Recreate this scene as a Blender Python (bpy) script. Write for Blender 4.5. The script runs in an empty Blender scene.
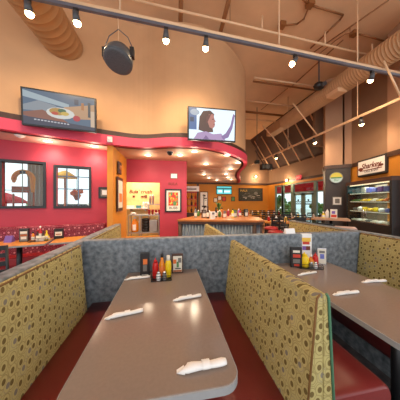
import bpy, bmesh, math, random
from mathutils import Vector, Matrix, Euler
random.seed(7)
C = bpy.context.scene.collection
PI = math.pi

# ------------------------------------------------------------------ camera frame (used to measure the place)
F = 183.0; TH = math.atan(31/183); CS, SN = math.cos(TH), math.sin(TH); EYE = 1.53; HV = 201.0
def ray(u, v):
    a = (u-200)/F
    return a*CS+SN, -a*SN+CS, (HV-v)/F
def P(u, v, d):
    x, y, z = ray(u, v); return Vector((x*d, y*d, EYE+z*d))
def PZ(u, v, z):
    d = (z-EYE)*F/(HV-v); return P(u, v, d)
def PPL(u, v, a, b):
    """ray against the vertical plane through floor points a, b"""
    x, y, z = ray(u, v); nx, ny = -(b[1]-a[1]), b[0]-a[0]
    t = (a[0]*nx+a[1]*ny)/(x*nx+y*ny); return Vector((x*t, y*t, EYE+z*t))

# ------------------------------------------------------------------ materials
def lin(c):
    r = []
    for k in c[:3]:
        k /= 255.0; r.append(k/12.92 if k <= .04045 else ((k+.055)/1.055)**2.4)
    return (r[0], r[1], r[2], 1)
def newmat(name):
    m = bpy.data.materials.new(name); m.use_nodes = True
    nt = m.node_tree; return m, nt, nt.nodes['Principled BSDF'], nt.links
def mat(name, c, rough=.55, metal=0, var=.12, scale=6, c2=None, bump=0, spec=None, detail=3):
    m, nt, b, L = newmat(name)
    co = nt.nodes.new('ShaderNodeTexCoord'); n = nt.nodes.new('ShaderNodeTexNoise')
    n.inputs['Scale'].default_value = scale; n.inputs['Detail'].default_value = detail
    L.new(co.outputs['Object'], n.inputs['Vector'])
    r = nt.nodes.new('ShaderNodeValToRGB'); r.color_ramp.elements[0].position = .3; r.color_ramp.elements[1].position = .7
    a = lin(c)
    if c2: d0, d1 = lin(c2), a
    else: d0 = tuple(k*(1-var) for k in a[:3])+(1,); d1 = tuple(min(1, k*(1+var)) for k in a[:3])+(1,)
    r.color_ramp.elements[0].color = d0; r.color_ramp.elements[1].color = d1
    L.new(n.outputs['Fac'], r.inputs['Fac']); L.new(r.outputs['Color'], b.inputs['Base Color'])
    b.inputs['Roughness'].default_value = rough; b.inputs['Metallic'].default_value = metal
    if spec is not None: b.inputs['Specular IOR Level'].default_value = spec
    if bump:
        bp = nt.nodes.new('ShaderNodeBump'); bp.inputs['Strength'].default_value = bump; bp.inputs['Distance'].default_value = .01
        L.new(n.outputs['Fac'], bp.inputs['Height']); L.new(bp.outputs['Normal'], b.inputs['Normal'])
    return m
def emit(name, c, s):
    m, nt, b, L = newmat(name)
    b.inputs['Base Color'].default_value = (.02, .02, .02, 1); b.inputs['Emission Color'].default_value = lin(c)
    b.inputs['Emission Strength'].default_value = s; b.inputs['Roughness'].default_value = .3
    return m
def dots_mat(name, base, base2, dot, ring, sc=13.0, rad=.2, rough=.75):
    m, nt, b, L = newmat(name)
    N = nt.nodes.new
    co = N('ShaderNodeTexCoord'); sp = N('ShaderNodeSeparateXYZ'); L.new(co.outputs['Object'], sp.inputs[0])
    ad = N('ShaderNodeMath'); ad.operation = 'ADD'; L.new(sp.outputs['X'], ad.inputs[0]); L.new(sp.outputs['Y'], ad.inputs[1])
    cb = N('ShaderNodeCombineXYZ'); L.new(ad.outputs[0], cb.inputs['X'])
    zs = N('ShaderNodeMath'); zs.operation = 'MULTIPLY'; zs.inputs[1].default_value = .82; L.new(sp.outputs['Z'], zs.inputs[0]); L.new(zs.outputs[0], cb.inputs['Y'])
    vo = N('ShaderNodeTexVoronoi'); vo.voronoi_dimensions = '2D'; vo.inputs['Scale'].default_value = sc; vo.inputs['Randomness'].default_value = .55
    L.new(cb.outputs[0], vo.inputs['Vector'])
    no = N('ShaderNodeTexNoise'); no.inputs['Scale'].default_value = 2.2; L.new(co.outputs['Object'], no.inputs['Vector'])
    bm_ = N('ShaderNodeMix'); bm_.data_type = 'RGBA'; bm_.inputs['A'].default_value = lin(base); bm_.inputs['B'].default_value = lin(base2)
    L.new(no.outputs['Fac'], bm_.inputs['Factor'])
    r = N('ShaderNodeValToRGB'); r.color_ramp.interpolation = 'CONSTANT'
    e = r.color_ramp.elements; e[0].position = 0; e[0].color = (1, 1, 1, 1); e[1].position = rad; e[1].color = (0, 0, 0, 1)
    q = e.new(rad*1.9); q.color = (.5, .5, .5, 1); q = e.new(rad*2.2); q.color = (0, 0, 0, 1)
    L.new(vo.outputs['Distance'], r.inputs['Fac'])
    # dot colour or ring colour by cell
    ve = N('ShaderNodeTexVoronoi'); ve.voronoi_dimensions = '2D'; ve.feature = 'DISTANCE_TO_EDGE'; ve.inputs['Scale'].default_value = sc; ve.inputs['Randomness'].default_value = .55
    L.new(cb.outputs[0], ve.inputs['Vector'])
    lt = N('ShaderNodeMath'); lt.operation = 'LESS_THAN'; lt.inputs[1].default_value = .035; L.new(ve.outputs['Distance'], lt.inputs[0])
    lm = N('ShaderNodeMath'); lm.operation = 'MULTIPLY'; lm.inputs[1].default_value = .42; L.new(lt.outputs[0], lm.inputs[0])
    mxm = N('ShaderNodeMath'); mxm.operation = 'MAXIMUM'; L.new(lm.outputs[0], mxm.inputs[0]); L.new(r.outputs['Color'], mxm.inputs[1])
    m1 = N('ShaderNodeMix'); m1.data_type = 'RGBA'; L.new(mxm.outputs[0], m1.inputs['Factor'])
    L.new(bm_.outputs['Result'], m1.inputs['A'])
    hs = N('ShaderNodeMix'); hs.data_type = 'RGBA'; hs.inputs['A'].default_value = lin(dot); hs.inputs['B'].default_value = lin(ring)
    sc_ = N('ShaderNodeSeparateColor'); L.new(vo.outputs['Color'], sc_.inputs[0])
    gt = N('ShaderNodeMath'); gt.operation = 'GREATER_THAN'; gt.inputs[1].default_value = .8; L.new(sc_.outputs[0], gt.inputs[0]); L.new(gt.outputs[0], hs.inputs['Factor'])
    L.new(hs.outputs['Result'], m1.inputs['B']); L.new(m1.outputs['Result'], b.inputs['Base Color'])
    b.inputs['Roughness'].default_value = rough; b.inputs['Specular IOR Level'].default_value = .3
    return m
def glass_mat(name, tint=(235, 245, 245)):
    m, nt, b, L = newmat(name)
    out = nt.nodes['Material Output']; tr = nt.nodes.new('ShaderNodeBsdfTransparent'); tr.inputs[0].default_value = lin(tint)
    gl = nt.nodes.new('ShaderNodeBsdfGlossy'); gl.inputs['Roughness'].default_value = .03
    mx = nt.nodes.new('ShaderNodeMixShader'); lw = nt.nodes.new('ShaderNodeLayerWeight'); lw.inputs[0].default_value = .5; pw_ = nt.nodes.new('ShaderNodeMath'); pw_.operation = 'POWER'; pw_.inputs[1].default_value = 4; fr = nt.nodes.new('ShaderNodeMath'); fr.operation = 'MULTIPLY_ADD'; fr.inputs[1].default_value = .4; fr.inputs[2].default_value = .03; L.new(lw.outputs['Facing'], pw_.inputs[0]); L.new(pw_.outputs[0], fr.inputs[0])
    L.new(fr.outputs[0], mx.inputs[0]); L.new(tr.outputs[0], mx.inputs[1]); L.new(gl.outputs[0], mx.inputs[2]); L.new(mx.outputs[0], out.inputs[0])
    return m

M = {}
M['gold'] = dots_mat('gold_fabric', (192, 174, 112), (168, 156, 102), (108, 90, 48), (126, 118, 104), 19.5, .225)
M['banq'] = dots_mat('burgundy_fabric', (132, 34, 54), (112, 26, 44), (206, 128, 134), (190, 96, 110), 11, .2)
M['pipe'] = mat('teal_piping', (76, 122, 92), .6)
M['pipe_b'] = mat('brown_piping', (120, 84, 40), .6)
M['grey'] = mat('mottled_blue_grey_laminate', (142, 149, 154), .45, 0, 0, 20, (76, 85, 92), detail=10)
M['vinyl'] = mat('oxblood_vinyl', (124, 44, 42), .34, 0, .08, 4)
M['taupe'] = mat('taupe_tabletop', (136, 120, 108), .16, 0, .04, 60, spec=.35)
M['edge'] = mat('light_grey_edge', (150, 150, 150), .4, 0, .06, 20)
M['floor'] = mat('dark_mottled_floor', (112, 106, 106), .4, 0, 0, 9, (62, 60, 64), detail=6)
M['ground'] = mat('pale_paving', (190, 186, 178), .8)
M['tan'] = mat('tan_plaster', (204, 158, 116), .7, 0, .05, 2)
M['ceil'] = mat('tan_ceiling', (226, 182, 140), .75, 0, .07, 1.5)
M['soffit'] = mat('brown_soffit', (200, 158, 132), .6, 0, .05, 2)
M['peach'] = mat('red_bounce_soffit', (232, 178, 164), .6, 0, .05, 2)  # light bounced off the raspberry wall is put into this soffit colour
M['band'] = mat('hot_pink_paint', (222, 70, 96), .55, 0, .04, 2)
M['red'] = mat('raspberry_paint', (176, 52, 70), .6, 0, .05, 2)
M['dwood'] = mat('dark_wood', (70, 44, 32), .5, 0, .25, 12)
M['orange'] = mat('amber_paint', (206, 134, 40), .6, 0, .06, 2)
M['wood'] = mat('orange_wood', (214, 140, 52), .35, 0, .15, 14)
M['barwood'] = mat('bar_wood', (176, 108, 52), .3, 0, .16, 10)
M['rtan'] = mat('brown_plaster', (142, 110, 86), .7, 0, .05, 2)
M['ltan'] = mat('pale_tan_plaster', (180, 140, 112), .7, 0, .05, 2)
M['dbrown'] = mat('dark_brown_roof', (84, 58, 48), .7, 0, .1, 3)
M['duct'] = mat('painted_duct', (192, 150, 110), .5, .0, .06, 5)
M['duct_dark'] = mat('tan_ribbed_duct', (172, 124, 80), .55, .0, .06, 5)
M['pipe_l'] = mat('cream_pipe', (226, 186, 146), .45, 0, .05, 5)
M['bronze'] = mat('bronze_conduit', (150, 96, 54), .4, .3, .1, 5)
M['black'] = mat('black_metal', (26, 26, 28), .4, 0, .1, 8)
M['grille'] = mat('black_grille', (84, 85, 88), .6, 0, .3, 90)
M['drum'] = mat('charcoal_shell', (74, 75, 78), .42, 0, .1, 8)
M['chrome'] = mat('chrome', (210, 210, 212), .2, .9, .04, 8)
M['steel'] = mat('brushed_steel', (180, 178, 174), .35, .7, .06, 8)
M['corr'] = mat('galvanised_metal', (128, 140, 152), .35, .55, .1, 6)
M['white'] = mat('white_paper', (240, 238, 234), .7, 0, .03, 12)
M['cream'] = mat('cream_card', (226, 220, 204), .7, 0, .03, 12)
M['ketchup'] = mat('red_plastic', (196, 24, 22), .35)
M['mustard'] = mat('yellow_plastic', (240, 206, 24), .35)
M['amber'] = mat('amber_sauce', (222, 130, 22), .2)
M['green'] = mat('green_leaf', (76, 122, 54), .6, 0, .3, 20)
M['purple'] = mat('purple_card', (126, 92, 168), .6)
M['blue'] = mat('blue_wrap', (112, 122, 196), .4, 0, .2, 30)
M['pale'] = mat('pale_kitchen_wall', (232, 208, 140), .6)
M['straw'] = mat('straw_thatch', (240, 176, 70), .8, 0, .3, 40, bump=.6)
M['signbrown'] = mat('brown_sign', (170, 92, 42), .6)
M['sage'] = mat('sage_frame', (110, 130, 118), .5)
M['awning'] = mat('red_awning', (214, 58, 72), .7, 0, .1, 4)
def translucent(m, k=.5):
    nt = m.node_tree; b = nt.nodes['Principled BSDF']; out = nt.nodes['Material Output']
    tr = nt.nodes.new('ShaderNodeBsdfTranslucent'); mx = nt.nodes.new('ShaderNodeMixShader'); mx.inputs[0].default_value = k
    nt.links.new(b.inputs['Base Color'].links[0].from_socket, tr.inputs[0]); nt.links.new(b.outputs[0], mx.inputs[1]); nt.links.new(tr.outputs[0], mx.inputs[2]); nt.links.new(mx.outputs[0], out.inputs[0])
translucent(M['awning'])
M['track'] = mat('dark_grey_track', (92, 92, 102), .4)
M['glass'] = glass_mat('clear_glass')
M['screen_g'] = mat('grey_green_screen', (150, 160, 148), .7, 0, .1, 30)
M['letter'] = mat('maroon_lettering', (112, 46, 30), .6)
M['ink'] = mat('dark_ink', (40, 34, 34), .6)
M['bulb'] = emit('warm_bulb', (255, 214, 150), 30)
M['down'] = emit('downlight_lens', (255, 226, 176), 14)
M['lens_off'] = mat('white_plastic', (236, 228, 222), .4)
M['red_p'] = mat('poster_red', (206, 60, 36), .5); M['yel_p'] = mat('poster_yellow', (236, 190, 70), .5); M['grn_p'] = mat('poster_green', (90, 140, 84), .5)
M['orange_p'] = mat('poster_orange', (230, 120, 50), .5); M['redcup'] = mat('red_cup', (186, 30, 34), .4); M['grey_p'] = mat('grey_print', (120, 118, 112), .6)
M['board'] = mat('chalkboard', (62, 62, 52), .6, 0, .5, 9)
M['car'] = mat('white_car_paint', (232, 234, 236), .2); M['carglass'] = mat('dark_car_glass', (50, 60, 70), .1)
M['seatred'] = mat('red_stool_vinyl', (170, 36, 40), .4)

# ------------------------------------------------------------------ mesh builder
class MB:
    def __init__(s): s.bm = bmesh.new(); s.X = Matrix.Identity(4)
    def v(s, p): return s.bm.verts.new(s.X @ Vector(p))
    def f(s, vs, mi=0, sm=False):
        try:
            f = s.bm.faces.new(vs); f.material_index = mi; f.smooth = sm; return f
        except ValueError: return None
    def box(s, a, b, mi=0):
        (x0, y0, z0), (x1, y1, z1) = [(min(p, q), ) for p, q in ()] or (tuple(min(p, q) for p, q in zip(a, b)), tuple(max(p, q) for p, q in zip(a, b)))
        V = [s.v(p) for p in ((x0,y0,z0),(x1,y0,z0),(x1,y1,z0),(x0,y1,z0),(x0,y0,z1),(x1,y0,z1),(x1,y1,z1),(x0,y1,z1))]
        for q in ((3,2,1,0),(4,5,6,7),(0,1,5,4),(1,2,6,5),(2,3,7,6),(3,0,4,7)): s.f([V[i] for i in q], mi)
        return s
    def loft(s, rings, mi=0, sm=True, cap=True, closed=True):
        R = [[s.v(p) for p in r] for r in rings]; n = len(R[0])
        for a, b in zip(R, R[1:]):
            for i in range(n if closed else n-1):
                j = (i+1) % n; s.f([a[i], a[j], b[j], b[i]], mi, sm)
        if cap and closed: s.f(list(reversed(R[0])), mi); s.f(R[-1], mi)
        return s
    def prism_z(s, poly, z0, z1, mi=0): return s.loft([[(x, y, z0) for x, y in poly], [(x, y, z1) for x, y in poly]], mi, False)
    def prism_y(s, poly, y0, y1, mi=0): return s.loft([[(x, y1, z) for x, z in poly], [(x, y0, z) for x, z in poly]], mi, False)
    def prism_x(s, poly, x0, x1, mi=0): return s.loft([[(x0, y, z) for y, z in poly], [(x1, y, z) for y, z in poly]], mi, False)
    def cyl(s, p, q, r, r2=None, n=14, mi=0):
        p, q = Vector(p), Vector(q); r2 = r if r2 is None else r2
        d = (q-p).normalized(); a = d.orthogonal().normalized(); b = d.cross(a)
        ring = lambda c, rr: [c+a*(rr*math.cos(2*PI*i/n))+b*(rr*math.sin(2*PI*i/n)) for i in range(n)]
        return s.loft([ring(p, r), ring(q, r2)], mi)
    def lathe(s, prof, c=(0,0,0), n=18, mi=0, cap=True):
        c = Vector(c)
        return s.loft([[c+Vector((max(r, 1e-4)*math.cos(2*PI*i/n), max(r, 1e-4)*math.sin(2*PI*i/n), z)) for i in range(n)] for r, z in prof], mi, cap=cap)
    def tube(s, pts, r, n=8, mi=0):
        pts = [Vector(p) for p in pts]; rings = []; a = None
        for i, p in enumerate(pts):
            d = (pts[min(i+1, len(pts)-1)]-pts[max(i-1, 0)]).normalized()
            a = d.orthogonal().normalized() if a is None else (a-d*a.dot(d)).normalized()
            b = d.cross(a); rr = r[i] if isinstance(r, (list, tuple)) else r
            rings.append([p+a*(rr*math.cos(2*PI*k/n))+b*(rr*math.sin(2*PI*k/n)) for k in range(n)])
        return s.loft(rings, mi)
    def ball(s, c, r, sc=(1,1,1), mi=0, n=12):
        c = Vector(c); rings = []
        for j in range(n//2+1):
            t = -PI/2+PI*j/(n//2); rings.append([c+Vector((sc[0]*r*max(math.cos(t), .001)*math.cos(2*PI*i/n), sc[1]*r*max(math.cos(t), .001)*math.sin(2*PI*i/n), sc[2]*r*math.sin(t))) for i in range(n)])
        return s.loft(rings, mi)
    def poly(s, pts, mi=0): s.f([s.v(p) for p in pts], mi); return s
    def build(s, name, mats, parent=None, bevel=0, seg=2, sub=0, loc=None, rot=None):
        bmesh.ops.recalc_face_normals(s.bm, faces=s.bm.faces)
        me = bpy.data.meshes.new(name); s.bm.to_mesh(me); s.bm.free()
        o = bpy.data.objects.new(name, me); C.objects.link(o)
        for m in (mats if isinstance(mats, (list, tuple)) else [mats]): me.materials.append(M[m] if isinstance(m, str) else m)
        if parent: o.parent = parent
        if loc is not None: o.location = loc
        if rot is not None: o.rotation_euler = rot
        if bevel:
            b = o.modifiers.new('bevel', 'BEVEL'); b.width = bevel; b.segments = seg; b.limit_method = 'ANGLE'; b.angle_limit = .6
        return o
def thing(name, label, cat, loc=(0,0,0), rz=0, group=None):
    o = bpy.data.objects.new(name, None); C.objects.link(o); o.empty_display_size = .1
    o.location = loc; o.rotation_euler = (0, 0, rz); o['label'] = label; o['category'] = cat
    if group: o['group'] = group
    return o
def tag(o, label, cat, group=None):
    o['label'] = label; o['category'] = cat
    if group: o['group'] = group
    return o
def struct(mb, name, m, **k):
    o = mb.build(name, m, **k); o['kind'] = 'structure'; return o
def dup(root, loc, rz=None, label=None, group=None):
    r = root.copy(); C.objects.link(r); r.location = loc
    if rz is not None: r.rotation_euler = (0, 0, rz)
    if label: r['label'] = label
    if group: r['group'] = group
    for ch in list(root.children):
        c = ch.copy(); C.objects.link(c); c.parent = r
        for g in list(ch.children):
            d = g.copy(); C.objects.link(d); d.parent = c
    return r
def text_mesh(name, body, size, m, parent, mtx, extrude=.002, shear=0, align='CENTER', bold=0):
    cu = bpy.data.curves.new(name, 'FONT'); cu.body = body; cu.size = size; cu.extrude = extrude; cu.shear = shear; cu.offset = bold
    cu.align_x = align; cu.align_y = 'CENTER'
    t = bpy.data.objects.new(name+'_tmp', cu); C.objects.link(t)
    me = bpy.data.meshes.new_from_object(t.evaluated_get(bpy.context.evaluated_depsgraph_get()))
    bpy.data.objects.remove(t); bpy.data.curves.remove(cu)
    me.transform(mtx); me.materials.clear(); me.materials.append(M[m])
    o = bpy.data.objects.new(name, me); C.objects.link(o)
    if parent: o.parent = parent
    return o
UPY = Matrix.Rotation(PI/2, 4, 'X')                 # text standing up, reading from -Y
def light(kind, name, parent, loc, energy, color, size=.05, rot=None, angle=None, blend=.6):
    l = bpy.data.lights.new(name, kind); l.energy = energy; l.color = color
    if kind in ('POINT', 'SPOT'): l.shadow_soft_size = size
    if kind == 'AREA': l.size = size
    if angle: l.spot_size = angle; l.spot_blend = blend
    o = bpy.data.objects.new(name, l); C.objects.link(o); o.location = loc
    if rot is not None: o.rotation_euler = rot
    if parent: o.parent = parent
    return o
WARM = (1, .74, .46); WARM2 = (1, .82, .6)

# ================================================================== SETTING
SOF = 2.78; TRIM = 2.73; CEIL = 5.88; FARY = 12.2
struct(MB().box((-9, -2.5, -.12), (12, 16, -.001)), 'floor', 'floor')
struct(MB().box((-1.0, 3.75, -.001), (7.0, FARY, .006)), 'floor_bounce', mat('bounce_floor', (176, 132, 98), .45, 0, .12, 5))  # paler floor added under the bar to bounce light onto the low ceiling
struct(MB().prism_z([(-10.5, -2.5), (7.4, -2.5), (7.4, FARY+.2), (-2.2, FARY+.2), (-2.2, 7.2), (-3.2, 6.3), (-10.5, 2.6)], CEIL, CEIL+.15), 'ceiling', 'ceil')  # unseen left part extended to keep the sun out of the room
for i, (a, b) in enumerate((((389, 0), (314, 52)), ((288, 88), (261, 110)), ((343, 40), (290, 88)))):
    p, q = PZ(*a, CEIL-.01), PZ(*b, CEIL-.01); struct(MB().cyl(p, q, .016, n=6), 'trim_%d' % (i+1), 'bronze')

# -- the serpentine bulkhead
ctrl = [(-10.4, -.3), (-8, 1.0), (-5.6, 2.3), (-4.2, 3.05), (-2.87, 3.69), (-2.24, 3.94), (-1.27, 4.30), (-.62, 4.42), (0, 4.22), (.48, 4.17), (1.02, 4.27), (1.78, 4.76), (2.42, 5.45), (2.76, 6.3), (3.0, 7.3), (3.5, 8.8), (4.3, 10.6), (4.85, FARY+.05)]  # first points, out of view, lengthen the bulkhead to block the sun
def catmull(c, n=6):
    out = []
    for i in range(len(c)-1):
        p0, p1, p2, p3 = [Vector(c[max(0, min(len(c)-1, k))]) for k in (i-1, i, i+1, i+2)]
        for j in range(n):
            t = j/n; out.append(.5*((2*p1)+(p2-p0)*t+(2*p0-5*p1+4*p2-p3)*t*t+(3*p1-p0-3*p2+p3)*t**3))
    out.append(Vector(c[-1])); return out
path = catmull(ctrl)
def offset(pts, d):
    r = []
    for i, p in enumerate(pts):
        t = (pts[min(i+1, len(pts)-1)]-pts[max(i-1, 0)]).normalized(); r.append(p+Vector((-t.y, t.x))*d)
    return r
def ribbon(d0, d1, z0, z1):
    a, b = offset(path, d0), offset(path, d1)
    return MB().loft([[(p.x, p.y, z0), (p.x, p.y, z1), (q.x, q.y, z1), (q.x, q.y, z0)] for p, q in zip(a, b)], sm=False)
struct(ribbon(0, .2, SOF, SOF+.2), 'trim_4', 'band')
struct(ribbon(.03, .2, SOF+.2, SOF+.31), 'trim_5', 'dwood')
struct(ribbon(.06, .22, SOF+.31, 5.66), 'wall_bulkhead', 'tan')
def path_at(u, d=0.06):
    """where the sight line through column u meets the bulkhead face: point, tangent"""
    x, y, _ = ray(u, HV); pts = offset(path, d)
    for a, b in zip(pts, pts[1:]):
        ca, cb = a.x*y-a.y*x, b.x*y-b.y*x
        if ca*cb <= 0 and a.y > 0:
            k = ca/(ca-cb); return a+(b-a)*k, (b-a).normalized()
# -- lowered ceiling behind it
inner = offset(path, .12)
pl = [(p.x, p.y) for p in inner]
left_part = [p for p in pl if p[0] <= -1.3]; right_part = [p for p in pl if p[0] > -1.3]
k_ = (-1.3-left_part[-1][0])/(right_part[0][0]-left_part[-1][0]); seam = (-1.3, left_part[-1][1]+k_*(right_part[0][1]-left_part[-1][1])); left_part.append(seam); right_part.insert(0, seam)
wa, wb = (-3.37, 4.33), (-1.30, 4.90)               # raspberry wall line
d_ = Vector((wb[0]-wa[0], wb[1]-wa[1])).normalized(); n_ = Vector((d_.y, -d_.x))   # n_: out of the wall, to the room
W = lambda s, o, z: Vector((wa[0]+d_.x*s+n_.x*o, wa[1]+d_.y*s+n_.y*o, z))
WROT = math.atan2(d_.y, d_.x)
struct(MB().prism_z(left_part+[(-1.3, 5.0), (-5.7, 3.75), (-10.4, 1.2)], SOF, SOF+.06), 'ceiling_left', 'peach')
struct(MB().prism_z(right_part+[(-1.3, FARY+.05)], SOF, SOF+.06), 'ceiling_bar', 'soffit')

# -- raspberry wall with two windows
def wall_holes(name, m, origin, rz, length, z0, z1, th, holes):
    """wall along local x; holes (x0,x1,z0,z1)"""
    mb = MB(); xs = sorted({0, length} | {h[0] for h in holes} | {h[1] for h in holes})
    for a, b in zip(xs, xs[1:]):
        hs = sorted([(h[2], h[3]) for h in holes if h[0] <= a+1e-6 and h[1] >= b-1e-6]); z = z0
        for (h0, h1) in hs:
            if h0 > z: mb.box((a, 0, z), (b, th, h0))
            z = h1
        if z1 > z: mb.box((a, 0, z), (b, th, z1))
    return struct(mb, name, m, loc=(origin[0], origin[1], 0), rot=(0, 0, rz))
def wall_s(u, v):
    p = PPL(u, v, wa, wb); return (p.x-wa[0])*d_.x+(p.y-wa[1])*d_.y, p.z
S0 = -3.6
wins = []
for (u0, u1, vt, vb) in ((2, 43.5, 161.5, 206), (56.5, 89, 167, 206)):
    s0, z1 = wall_s(u0, vt); s1, _ = wall_s(u1, vt); _, z0 = wall_s((u0+u1)/2, vb)
    wins.append((s0, s1, z0, z1))
o = W(S0, 0, 0)
wall_holes('wall_left', 'red', (o.x, o.y), WROT, 2.147-S0+.05, 0, SOF, .12, [(a-S0, b-S0, c, d) for a, b, c, d in wins])
for i, (s0, s1, z0, z1) in enumerate(wins):
    mb = MB(); t = .05
    for a, b in (((s0-t, -.03, z0-t), (s1+t, .1, z0)), ((s0-t, -.03, z1), (s1+t, .1, z1+t)), ((s0-t, -.03, z0), (s0, .1, z1)), ((s1, -.03, z0), (s1+t, .1, z1))): mb.box(a, b)
    w = struct(mb, 'window_%d' % (i+1), 'black', loc=(wa[0], wa[1], 0), rot=(0, 0, WROT))
    MB().box((s0, .07, z0), (s1, .075, z1)).build('pane', 'glass', w)
    mb = MB()
    if i == 0:
        mb.box((s0+.43*(s1-s0)-.006, .075, z0), (s0+.43*(s1-s0)+.006, .095, z1)); mb.box((s0, .075, z0+.36*(z1-z0)), (s0+.62*(s1-s0), .095, z0+.375*(z1-z0)))
        mb.build('glazing_bar', 'grey_p', w)
    else:
        for k in (.28, .64): mb.box((s0+k*(s1-s0)-.01, .075, z0), (s0+k*(s1-s0)+.01, .095, z1))
        for k in (.78, .45): mb.box((s0, .075, z0+k*(z1-z0)-.01), (s1, .095, z0+k*(z1-z0)+.01))
        mb.build('glazing_bar', mat('blue_bars', (110, 128, 164), .5), w)
# outside the two windows: patio things
def outside(u, v, off):
    q = W(0, -off, 0); r = q+Vector((d_.x, d_.y, 0)); return PPL(u, v, q, r)
struct(MB().prism_z([tuple(W(*k))[:2] for k in ((-9, -.13, 0), (2.0, -.13, 0), (2.0, -14, 0), (-9, -14, 0))], -.05, .003), 'ground_patio', 'ground')  # pale ground added here to throw light up onto the patio things
t = thing('straw_wreath', 'big straw arch ornament seen through the left window', 'ornament', outside(23.5, 186, 1.1), WROT); t.scale = (.66, .66, .66)
mb = MB(); pts = [Vector((-.28*math.cos(a), 0, .26+.3*math.sin(a))) for a in [PI*k/14 for k in range(15)]]
pts = [Vector((-.28, 0, .12))]+pts+[Vector((.28, 0, k)) for k in (.1, -.1, -.24)]
mb.tube(pts, [.04]+[.085]*15+[.075, .065, .05], 10).build('wreath', 'straw', t)
MB().box((-.07, -.13, .46), (.09, -.085, .58)).build('plaque', 'ink', t)
MB().box((-.33, -.05, -.26), (.18, -.01, -.02)).build('sign_board', 'signbrown', t)
MB().cyl((-.3, .02, -.3), (-.3, .02, -2.55), .03).cyl((.3, .02, -.2), (.3, .02, -2.55), .03).build('post', 'signbrown', t)
b = outside(39, 205, 1.5)
mb = MB()
for k in range(6): mb.box((-.02+k*.085, 0, 0), (.055+k*.085, .03, 2.6))
mb.box((-.04, .03, .4), (.5, .06, .5)).box((-.04, .03, 2.2), (.5, .06, 2.3))
tag(mb.build('slat_screen', 'screen_g', loc=(b.x-.22, b.y-.06, 0), rot=(0, 0, WROT)), 'grey green slatted screen outside the left window', 'screen')
b = outside(6, 200, 3.0)
t = thing('patio_umbrella', 'small red patio umbrella low in the left window', 'umbrella', (b.x, b.y, 0))
MB().lathe([(.6, 1.45), (.35, 1.65), (.03, 1.8)], n=8).build('canopy', 'awning', t); MB().cyl((0, 0, 0), (0, 0, 1.8), .025).build('pole', 'white', t)
b = outside(30, 205, 4.6)
mb = MB()
for k in range(26): mb.ball((random.uniform(-.45, .45), random.uniform(-.2, .2), random.uniform(.1, 1.5)), random.uniform(.1, .19), n=8)
tag(mb.build('shrub', 'green', loc=(b.x, b.y, 0)), 'green shrub outside the bottom of the left window', 'shrub')
b = outside(65, 175, 2.4)
t = thing('thatched_umbrella', 'straw thatched umbrella outside the right window', 'umbrella', (b.x, b.y, 0))
MB().lathe([(.36, b.z-.1), (.3, b.z-.02), (.15, b.z+.09), (.02, b.z+.15)], n=14).build('thatch', 'straw', t); MB().cyl((0, 0, 0), (0, 0, b.z+.1), .03).build('pole', 'signbrown', t)
b = outside(77, 193, .8)
t = thing('flower_basket', 'orange flower basket hanging outside the right window', 'basket', b)
mb = MB()
for k in range(20): mb.ball((random.uniform(-.12, .12), random.uniform(-.08, .08), random.uniform(-.05, .1)), .045, n=6)
mb.build('flowers', 'orange_p', t); MB().lathe([(.04, -.2), (.11, -.04)], n=12).build('basket', 'signbrown', t); MB().cyl((0, 0, .05), (0, 0, .9), .008).build('hanger', 'black', t)
b = outside(77, 203, 7)
t = thing('parked_car', 'white car parked outside beyond the right window', 'car', (b.x, b.y, 0), WROT)
MB().prism_y([(-2.1, .35), (2.1, .35), (2.1, .85), (1.2, .95), (.6, 1.42), (-1.0, 1.45), (-1.9, .98), (-2.1, .9)], -.85, .85).build('body', 'car', t, bevel=.08)
MB().prism_y([(1.0, .98), (.55, 1.36), (-.95, 1.38), (-1.65, 1.0)], -.87, .87).build('side_window', 'carglass', t)
for x in (-1.3, 1.3):
    for y in (-.86, .68): MB().cyl((x, y, .33), (x, y+.18, .33), .33).build('wheel', 'black', t)

# small frame on the raspberry wall
s0, z1 = wall_s(98.5, 187); s1, z0 = wall_s(109.5, 198.5)
t = thing('picture_frame', 'small black framed picture beside the amber column', 'picture', W((s0+s1)/2, .02, (z0+z1)/2), WROT)
hw, hh = (s1-s0)/2, (z1-z0)/2
MB().box((-hw, -.015, -hh), (hw, .015, hh)).build('frame', 'black', t, bevel=.006)
MB().box((-hw+.05, -.02, -hh+.05), (hw-.05, -.016, hh-.05)).box((-.04, -.023, -.05), (.06, -.0205, .06), 1).build('print', ['grey_p', 'white'], t)

# amber column and return wall
struct(MB().box((-1.37, 4.40, 0), (-1.25, 5.75, SOF)), 'wall_amber', 'orange')
t = thing('picture_frame', 'dark wood framed strip picture on the side of the amber wall', 'picture', (-1.235, 4.85, 0))
MB().box((0, -.22, 1.28), (.03, .28, 2.12)).build('frame', 'dwood', t, bevel=.006)
MB().box((.031, -.16, 1.36), (.034, .22, 2.04)).box((.035, -.1, 1.5), (.036, .16, 1.72), 1).build('print', ['cream', 'orange_p'], t)
t = thing('wall_plaque', 'dark carved plaque above the strip picture on amber wall', 'plaque', (-1.235, 4.8, 0))
MB().box((0, -.1, 2.2), (.04, .16, 2.5)).build('board', 'dwood', t, bevel=.01)
MB().ball((.04, .03, 2.36), .07, (.4, 1, 1)).build('carving', 'signbrown', t)
b = P(110, 139, 4.1)
tag(MB().box((-.05, -.03, -.06), (.05, .03, .06)).cyl((0, -.03, 0), (0, -.06, 0), .025).build('sensor_box', 'lens_off', loc=(-1.27, 4.26, SOF+.09), bevel=.01), 'small white box on pink band above the amber column', 'sensor')

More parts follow.
